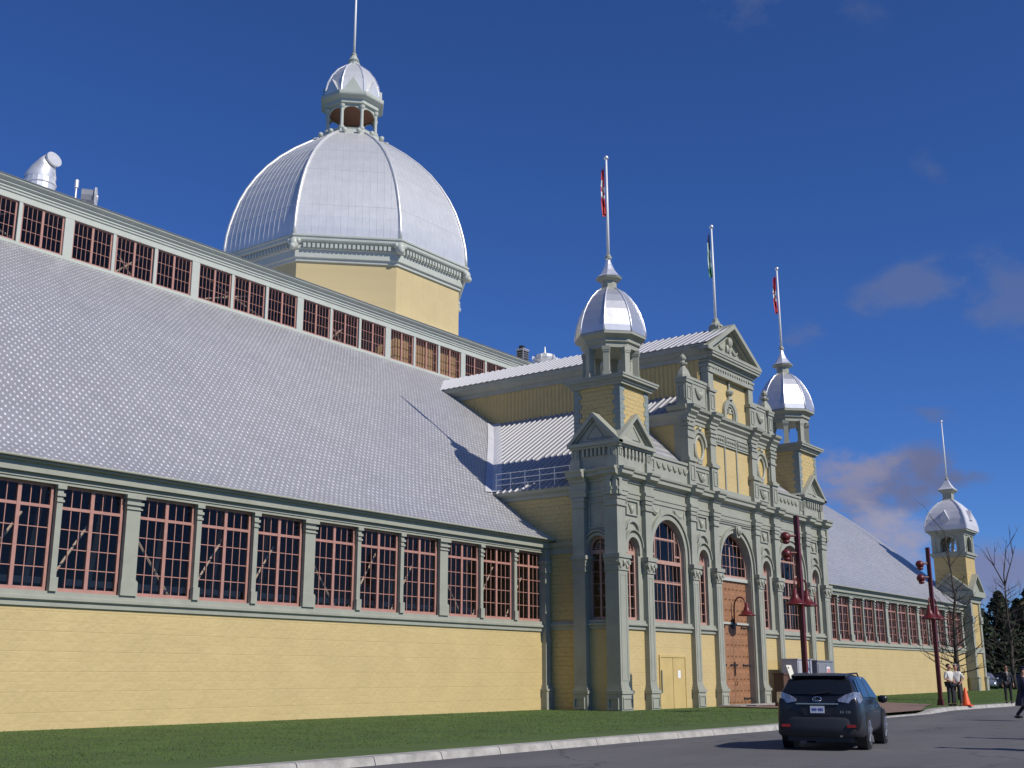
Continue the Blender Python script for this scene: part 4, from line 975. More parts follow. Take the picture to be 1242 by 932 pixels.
for x in (x0+.05, x1-.4):
    for y in (y0+.05, y1-.4): g.box(x, x+.35, y, y+.35, 12.38, 14.0)
P('belfry', g, trim, ft)
g = MB(); g.tube([(x0+.6, TY2, 12.5), (x1-.6, TY2, 13.9)], .05, 4); g.tube([(TX2, y0+.6, 13.9), (TX2, y1-.6, 12.5)], .05, 4); g.box(TX2-.1, TX2+.1, TY2-.1, TY2+.1, 12.4, 14); P('belfry_brace', g, timber, ft)
g = MB()
for e, z0, z1 in ((.0, 14.0, 14.15), (.12, 14.15, 14.3), (.3, 14.3, 14.46)): g.box(x0-e, x1+e, y0-e, y1+e, z0, z1)
P('belfry_cornice', g, trim, ft)
DF = [(1.90, 14.46), (1.88, 14.9), (1.76, 15.5), (1.52, 16.1), (1.2, 16.6), (.85, 17.0), (.5, 17.3), (.42, 17.4)]
s2 = math.sqrt(2)
g = MB(); g.lathe([(r_*s2, z) for r_, z in DF], TX2, TY2, 4, PI/4); P('tower_dome', g, silver_dull, ft)
g = MB()
for sx in (-1, 1):
    for sy in (-1, 1): g.tube([(TX2+sx*r_, TY2+sy*r_, z) for r_, z in DF], .07, 5)
P('tower_rib', g, silver_rib, ft)
for fn in (lambda u, d, z: (TX2+u, TY2-1.85+d, z), lambda u, d, z: (TX2-1.85+d, TY2+u, z)):
    g = MB(); g.prism([(-.42, 15.35), (.42, 15.35), (0, 16.3)], lambda u, z: fn(u, -.05, z), lambda u, z: fn(u, .9, z)); P('dome_dormer', g, silver_dull, ft)
g = MB(); g.lathe([(.62, 17.38), (.56, 17.5), (.56, 17.95), (.7, 18.05), (1.0, 18.25), (1.0, 18.33)], TX2, TY2, 4, PI/4); P('tower_neck', g, trim, ft)
g = MB(); g.lathe([(1.02, 18.33), (.7, 18.55), (.4, 18.9), (.15, 19.3)], TX2, TY2, 4, PI/4); P('tower_cap', g, silver_dull, ft)
# ------------------------------------------------------------------ flagpoles and flags
def flagpole(x, y, z0, z1, label, r=.075):
    t = thing('flagpole', (x, y, z0), label, 'flagpole', 'flagpoles on the roofs of the hall')
    g = MB(); g.tube([(0, 0, 0), (0, 0, (z1-z0)*.5), (0, 0, z1-z0)], [r, r*.85, r*.6], 10); g.build('pole', white, t, smooth=True)
    g = MB(); g.lathe([(r*2.2, -.02), (r*2.2, .08), (r*1.3, .2)], 0, 0, 10); g.build('pole_base', trim, t)
    g = MB(); g.ball((0, 0, z1-z0+.08), .12, 10); g.build('ball_finial', silver_rib, t, smooth=True)
    return t
flagpole(CX, YD, 46.5, 54.0, 'tall white flagpole on the lantern of the great dome', .10)
flagpole(24.06, -2.72, 21.3, 26.55, 'white flagpole on the near small dome of the entrance')
flagpole(2*CX-24.06, -2.72, 21.3, 26.55, 'white flagpole on the small dome to the right of the gable')
flagpole(CX, -3.3, 20.5, 26.0, 'white flagpole on the ridge behind the entrance gable')
flagpole(TX2, TY2, 19.3, 24.8, 'bare white flagpole on the far corner tower')
g = MB(); g.box(CX-.3, CX+.3, -3.6, -3.0, 19.7, 20.2); g.lathe([(.4, 20.15), (.4, 20.25), (.22, 20.4), (.2, 20.5)], CX, -3.3, 8); P('ridge_plinth', g, trim)
def flag(x, y, z, drop, bands, mats, label, seed):
    rg = random.Random(seed); g = MB(); nz_, nu = 22, 9
    off = rg.random()*6
    def pt(i, j):
        f = i/nz_; u = j/(nu-1)
        wd = .09+.30*math.sin(PI*min(1, f*.62+.12))*(1-.55*max(0, f-.75)/.25)
        zz = z-drop*f*(1-.06*u)+.12*math.sin(u*5+f*7+off)
        yy = y+.10+wd*u*.40+.05*math.sin(u*9+f*3+off)
        xx = x-.03-.10*u+.10*math.sin(u*11+off+f*4)*(.3+f)
        return (xx, yy, zz)
    for i in range(nz_):
        f = (i+.5)/nz_
        for j in range(nu-1):
            k = next(q for q, b in enumerate(bands) if f+.05*math.sin(j*1.1+off) <= b or q == len(bands)-1); g.cur = k
            g.quad(pt(i, j), pt(i, j+1), pt(i+1, j+1), pt(i+1, j))
    o = g.build('flag', mats, None, (x, y, z), smooth=True, at=(x, y, z)); tag(o, label, 'flag', 'flags hanging on the entrance poles'); return o
leafb = (.36, .52, .60, .67, 1)
flag(24.06, -2.72, 26.1, 2.6, leafb, [flagred, flagwhite, flagred, flagwhite, flagred], 'limp red and white flag on the pole of the near small dome', 1)
flag(2*CX-24.06, -2.72, 26.1, 2.5, leafb, [flagred, flagwhite, flagred, flagwhite, flagred], 'limp red and white flag on the small dome right of the gable', 2)
flag(CX, -3.3, 25.7, 2.6, (.30, .40, .78, .85, 1), [flagblue, flagpale, flagpale, flagpale, flaggreen], 'limp blue and pale green flag on the pole behind the gable', 3)

# ------------------------------------------------------------------ things on the roofs
t = thing('roof_ventilator', (6.3, 18.1, 23.9), 'big silver hooded duct on the high roof at far left', 'ventilator', 'ventilators on the high roof')
g = MB(); g.lathe([(.78, -.2), (.78, .55), (.84, .57), (.84, .66), (.78, .68), (.78, .9)], 0, 0, 18); g.build('duct', galv, t, smooth=False)
g = MB(); dirv = Vector((.12, -.99, 0)); rings = []
for (o_, z_, r_, tl) in ((-.02, .9, .80, .0), (.0, 1.1, .80, .10), (.22, 1.5, .64, .45), (.46, 1.82, .48, .85), (.62, 1.95, .40, 1.2)):
    c0 = dirv*o_+Vector((0, 0, z_)); nn = dirv*math.sin(tl)+Vector((0, 0, math.cos(tl))); s_ = Vector((-dirv.y, dirv.x, 0)); b_ = nn.cross(s_)
    rings.append([c0+s_*r_*math.cos(2*PI*j/16)+b_*r_*math.sin(2*PI*j/16) for j in range(16)])
g.add([p for r_ in rings for p in r_], [(i*16+j, i*16+(j+1) % 16, (i+1)*16+(j+1) % 16, (i+1)*16+j) for i in range(4) for j in range(16)]+[tuple(range(64, 80))]); g.build('hood', galv, t, smooth=True)
g = MB(); c0 = dirv*.66+Vector((.15, 0, 2.05)); g.tube([c0, c0+dirv*.12+Vector((0, 0, .03))], .46, 18); g.build('end_disc', galv, t); t.scale = (.9, .9, .82)
t = thing('roof_ventilator', (8.9, 18.1, 23.9), 'small grey fan with pale panel beside a thin pipe on the high roof', 'ventilator', 'ventilators on the high roof')
g = MB(); g.tube([(-.55, .2, -.1), (-.55, .2, 1.15)], .05, 8); g.tube([(-.55, .2, 1.1), (-.55, .2, 1.5)], .10, 8); g.build('pipe', galv, t)
g = MB(); g.tube([(-.2, .25, .75), (.3, -.1, .75)], .42, 10); g.box(-.25, .2, -.1, .4, -.1, .5); g.build('fan_case', greybox, t)
g = MB(); g.tube([(.33, -.12, .78), (.38, -.16, .78)], .56, 8); g.tube([(.38, -.16, .78), (.44, -.2, .78)], .14, 10); g.build('panel', galv, t)
t = thing('roof_ventilator', (46.6, 18.6, 23.95), 'black louvred box on the high roof behind the entrance', 'ventilator', 'ventilators on the high roof')
g = MB(); g.box(-.35, .35, -.1, .5, -.2, 1.4); g.box(-.4, .4, -.15, .55, 1.4, 1.46); g.build('casing', palebox, t)
g = MB()
for i in range(7): g.box(-.38, -.35, -.06, .46, .1+i*.18, .22+i*.18); 
for i in range(7): g.box(-.31, .31, -.13, -.1, .1+i*.18, .22+i*.18)
g.build('louvre', black, t); g = MB(); g.box(-.2, .15, .1, .4, 1.46, 1.75); g.build('cap', black, t)
t = thing('roof_ventilator', (48.4, 18.0, 23.95), 'silver turbine vent with pointed top on the high roof', 'ventilator', 'ventilators on the high roof')
g = MB(); g.lathe([(.5, -.2), (.5, .55)], 0, 0, 14); g.build('duct', galv, t)
g = MB(); g.lathe([(.5, .55), (.85, .8), (.9, 1.0), (.75, 1.25), (.3, 1.4), (.08, 1.5), (.03, 1.95)], 0, 0, 12); g.build('turbine', galv, t)
for a in range(6):
    g = MB(); g.box(.6, 1.0, -.02, .02, .75, 1.15); o = g.build('vane', galv, t); o.rotation_euler = (0, 0, a*PI/3+.3)
t = thing('roof_railing', (22.4, 0, 10.1), 'grey pipe railing along the eave of the side roof', 'railing')
g = MB()
for z in (.35, .62, .9): g.tube([(0, -1.5, z), (0, 2.9, z)], .022, 6)
g.build('rail', galv, t)
for i in range(6):
    g = MB(); y = -1.4+i*.85; g.tube([(0, y, -.05), (0, y, .93)], .025, 6); g.tube([(.3, y, .15), (0, y, .7)], .018, 5); g.build('upright', galv, t)

# ------------------------------------------------------------------ lamps
def shade(parent, c, m=red):
    g = MB(); g.lathe([(.055, .62), (.10, .60), (.10, .42), (.14, .40), (.15, .30), (.22, .20), (.31, .08), (.42, .02), (.46, -.01), (.45, -.03), (.30, .05), (.12, .2)], c[0], c[1], 18)
    for i, v in enumerate(g.v): g.v[i] = (v[0], v[1], v[2]+c[2])
    o = g.build('lamp_shade', m, parent, smooth=True)
    b = MB(); b.ball((c[0], c[1], c[2]+.1), .10, 8); b.build('bulb', white, o, smooth=True)
t = thing('wall_lamp', (CX, -3.45, 4.15), 'red gooseneck lamp with bell shade mounted on the big brown door', 'lamp')
g = MB(); g.box(-.16, .16, -.12, 0, -.25, .25); g.build('mounting_plate', iron, t)
g = MB(); g.tube([(0, -.14, 0), (0, -.16, .85)]+[(0, -.50+.34*math.cos(PI*i/8), .85+.50*math.sin(PI*i/8)) for i in range(1, 8)]+[(0, -.84, .85), (0, -.86, .75)], .04, 8); g.build('gooseneck', red, t, smooth=True)
shade(t, (0, -.86, .42))
def lamp_post(x, y, z, label, h=7.85):
    t = thing('street_lamp', (x, y, z), label, 'street lamp', 'dark red lamp posts on the lawn')
    g = MB(); g.box(-.09, .09, -.09, .09, .3, h); g.build('post', red, t)
    g = MB(); g.box(-.17, .17, -.17, .17, 0, .06); g.box(-.13, .13, -.13, .13, .06, .3); g.build('base', red, t)
    for z_ in (6.98, 6.28):
        g = MB(); d_ = Vector((-.55, .45, 0)); g.tube([(0, 0, z_+.05), tuple(d_*.6+Vector((0, 0, z_+.05)))], .05, 6); b = g.build('bracket', red, t)
        g = MB(); c0 = d_*.75; g.ball((c0.x, c0.y, z_), .21, 12, .95); g.lathe([(.05, z_-.30), (.13, z_-.27), (.15, z_-.16)], c0.x-.03, c0.y-.03, 12); g.build('floodlight', red, b, smooth=True)
    for s in (-1, 1):
        g = MB(); g.tube([(0, 0, 4.75), (s*.12, 0, 5.0)]+[(s*(.36-.24*math.cos(PI*i/8)), 0, 5.0+.26*math.sin(PI*i/8)) for i in range(1, 8)]+[(s*.60, 0, 4.95), (s*.60, 0, 4.75)], .035, 8); a = g.build('arm', red, t, smooth=True)
        shade(a, (s*.60, 0, 4.25))
    g = MB(); g.tube([(-.95, 0, 4.24), (.95, 0, 4.24)], .02, 6); g.build('tie_rod', red, t)
    return t
lamp_post(23.5, -11.8, .08, 'dark red lamp post rising behind the dark car')
lamp_post(39.3, -12.2, .10, 'dark red lamp post near two men and the far end of the hall')

# ------------------------------------------------------------------ small things by the wall
t = thing('electrical_cabinet', (38.6, -5.0, .17), 'pale grey metal cabinet standing left of the darker one by the wall', 'cabinet', 'metal cabinets by the wall')
g = MB(); g.box(-.95, .95, -.45, .45, .08, 2.2); g.box(-1.0, 1.0, -.5, .5, 2.2, 2.26); g.box(-.9, .9, -.4, .4, 0, .08); g.build('casing', palebox, t)
g = MB(); g.box(-.85, -.02, -.48, -.45, .2, 2.1); g.box(.02, .85, -.48, -.45, .2, 2.1); d_ = g.build('door', palebox, t)
t = thing('electrical_cabinet', (41.3, -5.0, .08), 'dark grey metal cabinet with small white notice by the wall', 'cabinet', 'metal cabinets by the wall')
g = MB(); g.box(-1.15, 1.15, -.5, .5, .08, 2.22); g.box(-1.2, 1.2, -.55, .55, 2.22, 2.29); g.box(-1.1, 1.1, -.45, .45, 0, .08); g.build('casing', greybox, t)
g = MB(); g.box(-1.05, -.02, -.53, -.5, .2, 2.1); g.box(.02, 1.05, -.53, -.5, .2, 2.1); d_ = g.build('door', greybox, t)
g = MB(); g.box(.1, .55, -.54, -.532, 1.45, 1.95); g.build('notice', white, d_); g = MB(); g.box(.18, .30, -.546, -.541, 1.55, 1.85); g.box(.36, .48, -.546, -.541, 1.55, 1.85); g.build('notice_mark', flagred, d_)
t = thing('notice_stand', (32.1, -7.0, .1), 'brown stand with tilted cream notice panel beside the big door', 'notice stand')
g = MB(); g.box(-.4, .25, -.25, .25, 0, 1.5); g.box(-.45, .3, -.3, .3, 1.5, 1.58); g.build('stand', binbrown, t)
g = MB(); A = [(-.15, -.3, 1.95), (.45, -.3, 1.95), (.95, -.36, .98), (.42, -.36, .98)]; g.add(A+[(x, y+.06, z) for x, y, z in A], [(0, 1, 2, 3), (4, 7, 6, 5), (0, 4, 5, 1), (1, 5, 6, 2), (2, 6, 7, 3), (3, 7, 4, 0)]); g.build('panel', cream, t)
g = MB(); g.box(.02, .14, -.315, -.305, 1.78, 1.86); g.build('emblem', black, t)
t = thing('traffic_cone', (37.3, -14.0, .145), 'orange traffic cone on the kerb beside two men', 'traffic cone')
g = MB(); g.lathe([(.21, .05), (.2, .08), (.05, .82), (.03, .85)], 0, 0, 18); g.build('cone', orange, t, smooth=True)
g = MB(); g.box(-.27, .27, -.27, .27, 0, .05); g.build('base', orange, t)

g = MB(); g.box(83.85, 84.15, -.16, 0, 2.8, 3.25); g.lathe([(.12, 2.7), (.12, 2.8)], 84.0, -.1, 8); o = g.build('wall_fixture', iron, None, (84, 0, 3.0), at=(84, 0, 3.0)); tag(o, 'small dark fixture on the yellow wall above the two men', 'wall fixture')
# ------------------------------------------------------------------ cars
def paint(name, col): return mat(name, col, .22, metal=.55, coat=1.0)
carpaint = mat('paint_graphite', (.012, .013, .017), .34, metal=.0, coat=.25, spec=.35); clad = mat('cladding', (.022, .024, .028), .5)
tyre = mat('tyre', (.012, .012, .012), .85); alloy = mat('alloy', (.62, .62, .64), .3, metal=.9); chrome = mat('chrome', (.7, .7, .72), .15, metal=1.0)
lampclear = mat('lamp_clear', (.34, .32, .33), .10, metal=.5, coat=1.0, var=.6, scale=14); lampred = mat('lamp_red_lens', (.35, .01, .01), .15, coat=1.0); platem = mat('plate', (.62, .64, .70), .4); plateblue = mat('plate_blue', (.06, .08, .30), .5)
def lens_text(txt, size, m, parent, loc, rot):
    cu_ = bpy.data.curves.new('lettering', 'FONT'); cu_.body = txt; cu_.size = size; cu_.extrude = .003; cu_.align_x = 'CENTER'
    tmp = bpy.data.objects.new('lettering_tmp', cu_); COL.objects.link(tmp); bpy.context.view_layer.update()
    me = bpy.data.meshes.new_from_object(tmp.evaluated_get(bpy.context.evaluated_depsgraph_get())); bpy.data.objects.remove(tmp)
    me.name = 'lettering'; me.materials.clear(); me.materials.append(m)
    o = bpy.data.objects.new('lettering', me); COL.objects.link(o); o.parent = parent; o.location = loc; o.rotation_euler = rot
    return o
def make_car(name, loc, rz, pm, label, group=None, detail=True, sc=1.0):
    t = thing(name, loc, label, 'car', group, rz); t.scale = (sc, sc, sc)
    # half sections: x, floor z, sill w, belt w, belt z, glass foot w/z, roof edge w/z, roof z
    ST = [(-.99, .42, .64, .74, .72, .72, .80, .66, .88, .90), (-.97, .36, .76, .85, .74, .83, .98, .76, 1.06, 1.08), (-.93, .32, .84, .90, .78, .87, 1.08, .76, 1.19, 1.21),
          (-.80, .29, .87, .92, .80, .885, 1.10, .74, 1.36, 1.40), (-.64, .28, .88, .925, .82, .885, 1.11, .70, 1.50, 1.545), (-.45, .27, .885, .93, .82, .885, 1.11, .67, 1.575, 1.625), (-.1, .27, .89, .93, .82, .885, 1.10, .665, 1.605, 1.66),
          (.7, .27, .89, .93, .82, .885, 1.08, .66, 1.62, 1.675), (1.25, .27, .89, .925, .81, .885, 1.06, .64, 1.585, 1.64), (1.65, .27, .89, .92, .80, .885, 1.04, .68, 1.43, 1.50), (2.05, .27, .89, .915, .78, .88, 1.02, .76, 1.18, 1.25), (2.35, .27, .89, .91, .76, .86, .98, .78, 1.04, 1.09),
          (2.9, .27, .88, .90, .74, .82, .90, .70, .97, 1.02), (3.3, .28, .83, .86, .70, .74, .80, .60, .87, .91), (3.52, .32, .70, .72, .62, .60, .70, .50, .74, .76), (3.60, .40, .5, .52, .56, .45, .60, .40, .62, .63)]
    g = MB(); ring = []
    for (x, zf, sw, bw, bz, gw, gz_, rw, rz_, rc) in ST:
        h = [(0, zf-.02), (sw*.75, zf-.02), (sw, zf+.06), (bw, (zf+bz)/2), (bw, bz), (gw, gz_), ((gw*.45+rw*.55), gz_*.4+rz_*.6), (rw, rz_), (rw*.6, rc-.012), (0, rc)]
        ring.append([(x, y, z) for y, z in h]+[(x, -y, z) for y, z in h[-2:0:-1]])
    n_ = len(ring[0])
    for r_ in ring: g.v += r_
    for i in range(len(ring)-1):
        for j in range(n_): g.f.append((i*n_+j, i*n_+(j+1) % n_, (i+1)*n_+(j+1) % n_, (i+1)*n_+j)); g.mi.append(0)
    g.f += [tuple(range(n_))[::-1], tuple((len(ring)-1)*n_+j for j in range(n_))]; g.mi += [0, 0]
    body = g.build('body', pm, t, smooth=True)
    sub = body.modifiers.new('sub', 'SUBSURF'); sub.levels = 1; sub.render_levels = 2
    def patch(name, pts, m, par=t, thick=.012):
        p = MB(); p.add(pts, [tuple(range(len(pts)))]); o = p.build(name, m, par, smooth=False); return o
    # rear window (curved in three strips), wrapped slightly round the corners
    p = MB(); rows = [(-.945, .75, 1.20), (-.87, .74, 1.30), (-.77, .70, 1.41), (-.66, .655, 1.515)]
    cols = [-1, -.6, 0, .6, 1]
    for (xa, wa, za), (xb, wb, zb) in zip(rows, rows[1:]):
        for c0, c1 in zip(cols, cols[1:]):
            bow = lambda c_: .05*c_*c_
            p.quad((xa-.02+bow(c0), wa*c0, za), (xa-.02+bow(c1), wa*c1, za), (xb-.03+bow(c1), wb*c1, zb), (xb-.03+bow(c0), wb*c0, zb))
    p.build('rear_window', carglass, t, smooth=True)
    if detail:
        p = MB(); p.tube([(-.985, .1, 1.20), (-.95, -.32, 1.26)], .010, 5); p.build('wiper', black, t)
    g = MB(); g.prism([(-.64, 1.545), (-.36, 1.60), (-.36, 1.65), (-.70, 1.60)], lambda x, z: (x, -.60, z), lambda x, z: (x, .60, z)); g.build('spoiler', pm, t)
    for s in (-1, 1):
        yy = lambda z: s*(.903-(max(0, z-1.09)/.5)*.205)
        for pts in ([(-.62, 1.15), (-.30, 1.14), (-.12, 1.55), (-.38, 1.50)], [(-.22, 1.13), (.68, 1.12), (.66, 1.585), (-.04, 1.56)], [(.76, 1.12), (1.92, 1.09), (1.42, 1.48), (1.20, 1.555), (.74, 1.585)]):
            patch('side_window', [(x, yy(z), z) for x, z in pts], carglass)
        # lamp cluster wrapping the corner
        p = MB(); P0 = [(-.985, .44), (-.975, .60), (-.94, .78), (-.83, .905), (-.68, .925)]
        lo = [1.05, 1.02, 1.0, 1.02, 1.08]; hi = [1.10, 1.19, 1.25, 1.24, 1.15]
        for (xa, ya), (xb, yb), la, lb, ha, hb in zip(P0, P0[1:], lo, lo[1:], hi, hi[1:]): p.quad((xa-.012, s*(ya+.012), la), (xb-.012, s*(yb+.012), lb), (xb-.012+.02, s*(yb+.01), hb), (xa-.012+.02, s*(ya+.01), ha))
        tl = p.build('tail_light', lampclear, t)
        p = MB(); p.box(-1.035, -.90, s*.62, s*.80, .50, .56); p.build('reflector', lampred, t)
        # mirror
        p = MB(); p.lathe([(.02, .97), (.08, .99), (.11, 1.05), (.10, 1.12), (.04, 1.15)], 1.62, s*1.06, 10, None, .55, 1.05); p.build('wing_mirror', pm, t, smooth=True)
        for x in (.5, 1.5):
            p = MB(); p.tube([(x-.1, s*.925, .90), (x+.1, s*.925, .905)], .018, 6); p.build('door_handle', chrome, t)
        p = MB(); p.tube([(-.42, s*.585, 1.58), (-.25, s*.585, 1.635), (1.1, s*.58, 1.655), (1.3, s*.58, 1.58)], .020, 6); p.build('roof_rail', black, t)
        p = MB(); p.quad((3.45, s*.45, .70), (3.28, s*.80, .72), (3.18, s*.82, .84), (3.36, s*.45, .84))
        hl = p.build('headlight', lampclear, t)
        for v in hl.data.vertices: v.co.x += .06
        for x in (0, 2.68):
            g = MB(); g.tube([(x, s*.70, .37), (x, s*.932, .37)], .445, 24); g.build('wheel_arch', black, t)
            g = MB(); g.lathe([(.26, -.12), (.355, -.115), (.37, -.07), (.37, .07), (.355, .115), (.26, .12)], 0, 0, 28, 0); w_ = g.build('wheel', tyre, t, smooth=False)
            w_.location = (x, s*.83, .37); w_.rotation_euler = (PI/2, 0, 0)
            g = MB(); zz = -s*.118; g.lathe([(.268, zz-.03), (.268, zz-s*.010)], 0, 0, 28, 0)
            for k in range(5):
                a = 2*PI*k/5+.3; c_, n2 = Vector((math.cos(a), math.sin(a), 0)), Vector((-math.sin(a), math.cos(a), 0))
                A = [c_*.07-n2*.04, c_*.07+n2*.04, c_*.25+n2*.022, c_*.25-n2*.022]; g.add([(v.x, v.y, zz-.02) for v in A]+[(v.x, v.y, zz-s*.028) for v in A], [(0, 1, 2, 3), (4, 5, 6, 7), (0, 1, 5, 4), (1, 2, 6, 5), (2, 3, 7, 6), (3, 0, 4, 7)])
            g.lathe([(.07, zz-.02), (.07, zz-s*.02)], 0, 0, 12, 0); g.build('rim', alloy, w_)
            g = MB()
            for k in range(5):
                a = 2*PI*(k+.5)/5+.3; c_, n2 = Vector((math.cos(a), math.sin(a), 0)), Vector((-math.sin(a), math.cos(a), 0))
                A = [c_*.11, c_*.235-n2*.085, c_*.245, c_*.235+n2*.085]; g.add([(v.x, v.y, zz-s*.0115) for v in A], [(0, 1, 2, 3)])
            g.build('rim_opening', black, w_)
            g = MB(); g.lathe([(.25, -.02), (.25, .02)], 0, 0, 20, 0); g.build('brake_disc', iron, w_)
    g = MB(); half_ = [(-.48, .945), (-.70, .945), (-.86, .90), (-.965, .78), (-1.015, .55), (-1.03, .28)]
    line = half_+[(-1.033, 0)]+[(x, -y) for x, y in half_[::-1]]
    lev = [(.30, .09), (.35, .0), (.50, .0), (.66, .01), (.71, .035), (.725, .10)]
    for z, ins in lev: g.v += [(x*(1-ins*.6) if x < -.6 else x, y*(1-ins*.5), z) for x, y in line]
    k_ = len(line)
    for i in range(len(lev)-1):
        for j in range(k_-1): g.f.append((i*k_+j, i*k_+j+1, (i+1)*k_+j+1, (i+1)*k_+j)); g.mi.append(0)
    g.build('bumper', clad, t, smooth=True)
    g = MB(); g.box(-.9, 2.9, -.7, .7, .20, .30); g.build('underbody', black, t)
    g = MB(); g.tube([(-1.0, -.48, .33), (-.8, -.48, .34)], .035, 8); g.build('exhaust_pipe', chrome, t)
    if detail:
        g = MB(); g.add([(-1.004, -.42, 1.0), (-1.004, .42, 1.0), (-1.012, .28, .75), (-1.012, -.28, .75)], [(0, 1, 2, 3)]); g.build('plate_recess', black, t)
        g = MB(); g.box(-1.025, -.97, -.46, .46, .985, 1.008); g.build('chrome_strip', chrome, t)
        g = MB(); g.box(-1.022, -1.014, -.155, .155, .80, .95); pl = g.build('number_plate', platem, t)
        g = MB(); [g.box(-1.025, -1.0215, -.12+i*.036, -.10+i*.036, .845, .905) for i in range(7) if i != 3]; g.box(-1.0235, -1.0212, -.12, .116, .868, .88); g.build('plate_marks', plateblue, pl)
        g = MB(); g.tube([(-1.005+.02, .095*math.cos(2*PI*i/20), 1.095+.055*math.sin(2*PI*i/20)) for i in range(21)], .010, 5, False); g.tube([(-.99, .03, 1.13), (-.99, .045, 1.07), (-.99, -.06, 1.07)], .010, 5); g.build('badge', chrome, t)
        lens_text('RX 330', .075, chrome, t, (-1.015, -.60, .80), (PI/2, 0, -PI/2))
    return t
h = R(12)
make_car('parked_car', (3.70, -20.53, .0), h, carpaint, 'dark grey sport utility car driving along the road, seen from behind', None, True, .97)
make_car('parked_car', (103.6, 2.9, .2), R(200), paint('paint_silver', (.32, .33, .36)), 'silver car parked behind the far corner tower', 'cars parked beyond the far tower', False)
make_car('parked_car', (106.4, 2.0, .2), R(15), paint('paint_black', (.02, .022, .03)), 'black car parked right of the silver one beyond the tower', 'cars parked beyond the far tower', False)
make_car('parked_car', (112.0, 1.6, .2), R(10), paint('paint_navy', (.03, .04, .09)), 'dark blue car parked farthest right beyond the far tower', 'cars parked beyond the far tower', False)

# ------------------------------------------------------------------ people
skinm = mat('skin', (.46, .24, .16), .6); hairdark = mat('hair_dark', (.03, .022, .016), .8); hairgrey = mat('hair_grey', (.38, .37, .36), .8)
shirtm = mat('shirt_white', (.62, .60, .55), .8, var=.08, scale=6); trous = mat('trousers_dark', (.022, .022, .028), .85); trousg = mat('trousers_grey', (.055, .052, .055), .85); suitm = mat('suit_black', (.014, .014, .018), .8)
gownm = mat('gown_navy', (.012, .014, .035), .8, var=.2, scale=4); hoodm = mat('hood_teal', (.02, .07, .12), .8); shoem = mat('shoe', (.012, .011, .01), .4)
def skin_mesh(name, nodes, edges, m, parent, level=1, extra=None):
    keys = list(nodes); idx = {k: i for i, k in enumerate(keys)}
    me = bpy.data.meshes.new(name+'_tmp'); me.from_pydata([nodes[k][0] for k in keys], [(idx[a], idx[b]) for a, b in edges], [])
    o = bpy.data.objects.new(name+'_tmp', me); COL.objects.link(o)
    sk = o.modifiers.new('skin', 'SKIN'); sk.use_smooth_shade = True
    sb = o.modifiers.new('sub', 'SUBSURF'); sb.levels = level; sb.render_levels = level
    for i, k in enumerate(keys):
        r_ = nodes[k][1]; r_ = r_ if isinstance(r_, tuple) else (r_, r_)
        me.skin_vertices[0].data[i].radius = r_
    me.skin_vertices[0].data[0].use_root = True
    bpy.context.view_layer.update()
    m2 = bpy.data.meshes.new_from_object(o.evaluated_get(bpy.context.evaluated_depsgraph_get())); m2.name = name
    bpy.data.objects.remove(o)
    if extra: 
        bm = bmesh.new(); bm.from_mesh(m2)
        for (c0, r_) in extra:
            bmesh.ops.create_icosphere(bm, subdivisions=2, radius=1, matrix=Matrix.Translation(c0) @ Matrix.Diagonal((*r_, 1)))
        bm.to_mesh(m2); bm.free()
    m2.materials.clear(); m2.materials.append(m)
    for p in m2.polygons: p.use_smooth = True
    r2_ = bpy.data.objects.new(name, m2); COL.objects.link(r2_); r2_.parent = parent
    return r2_
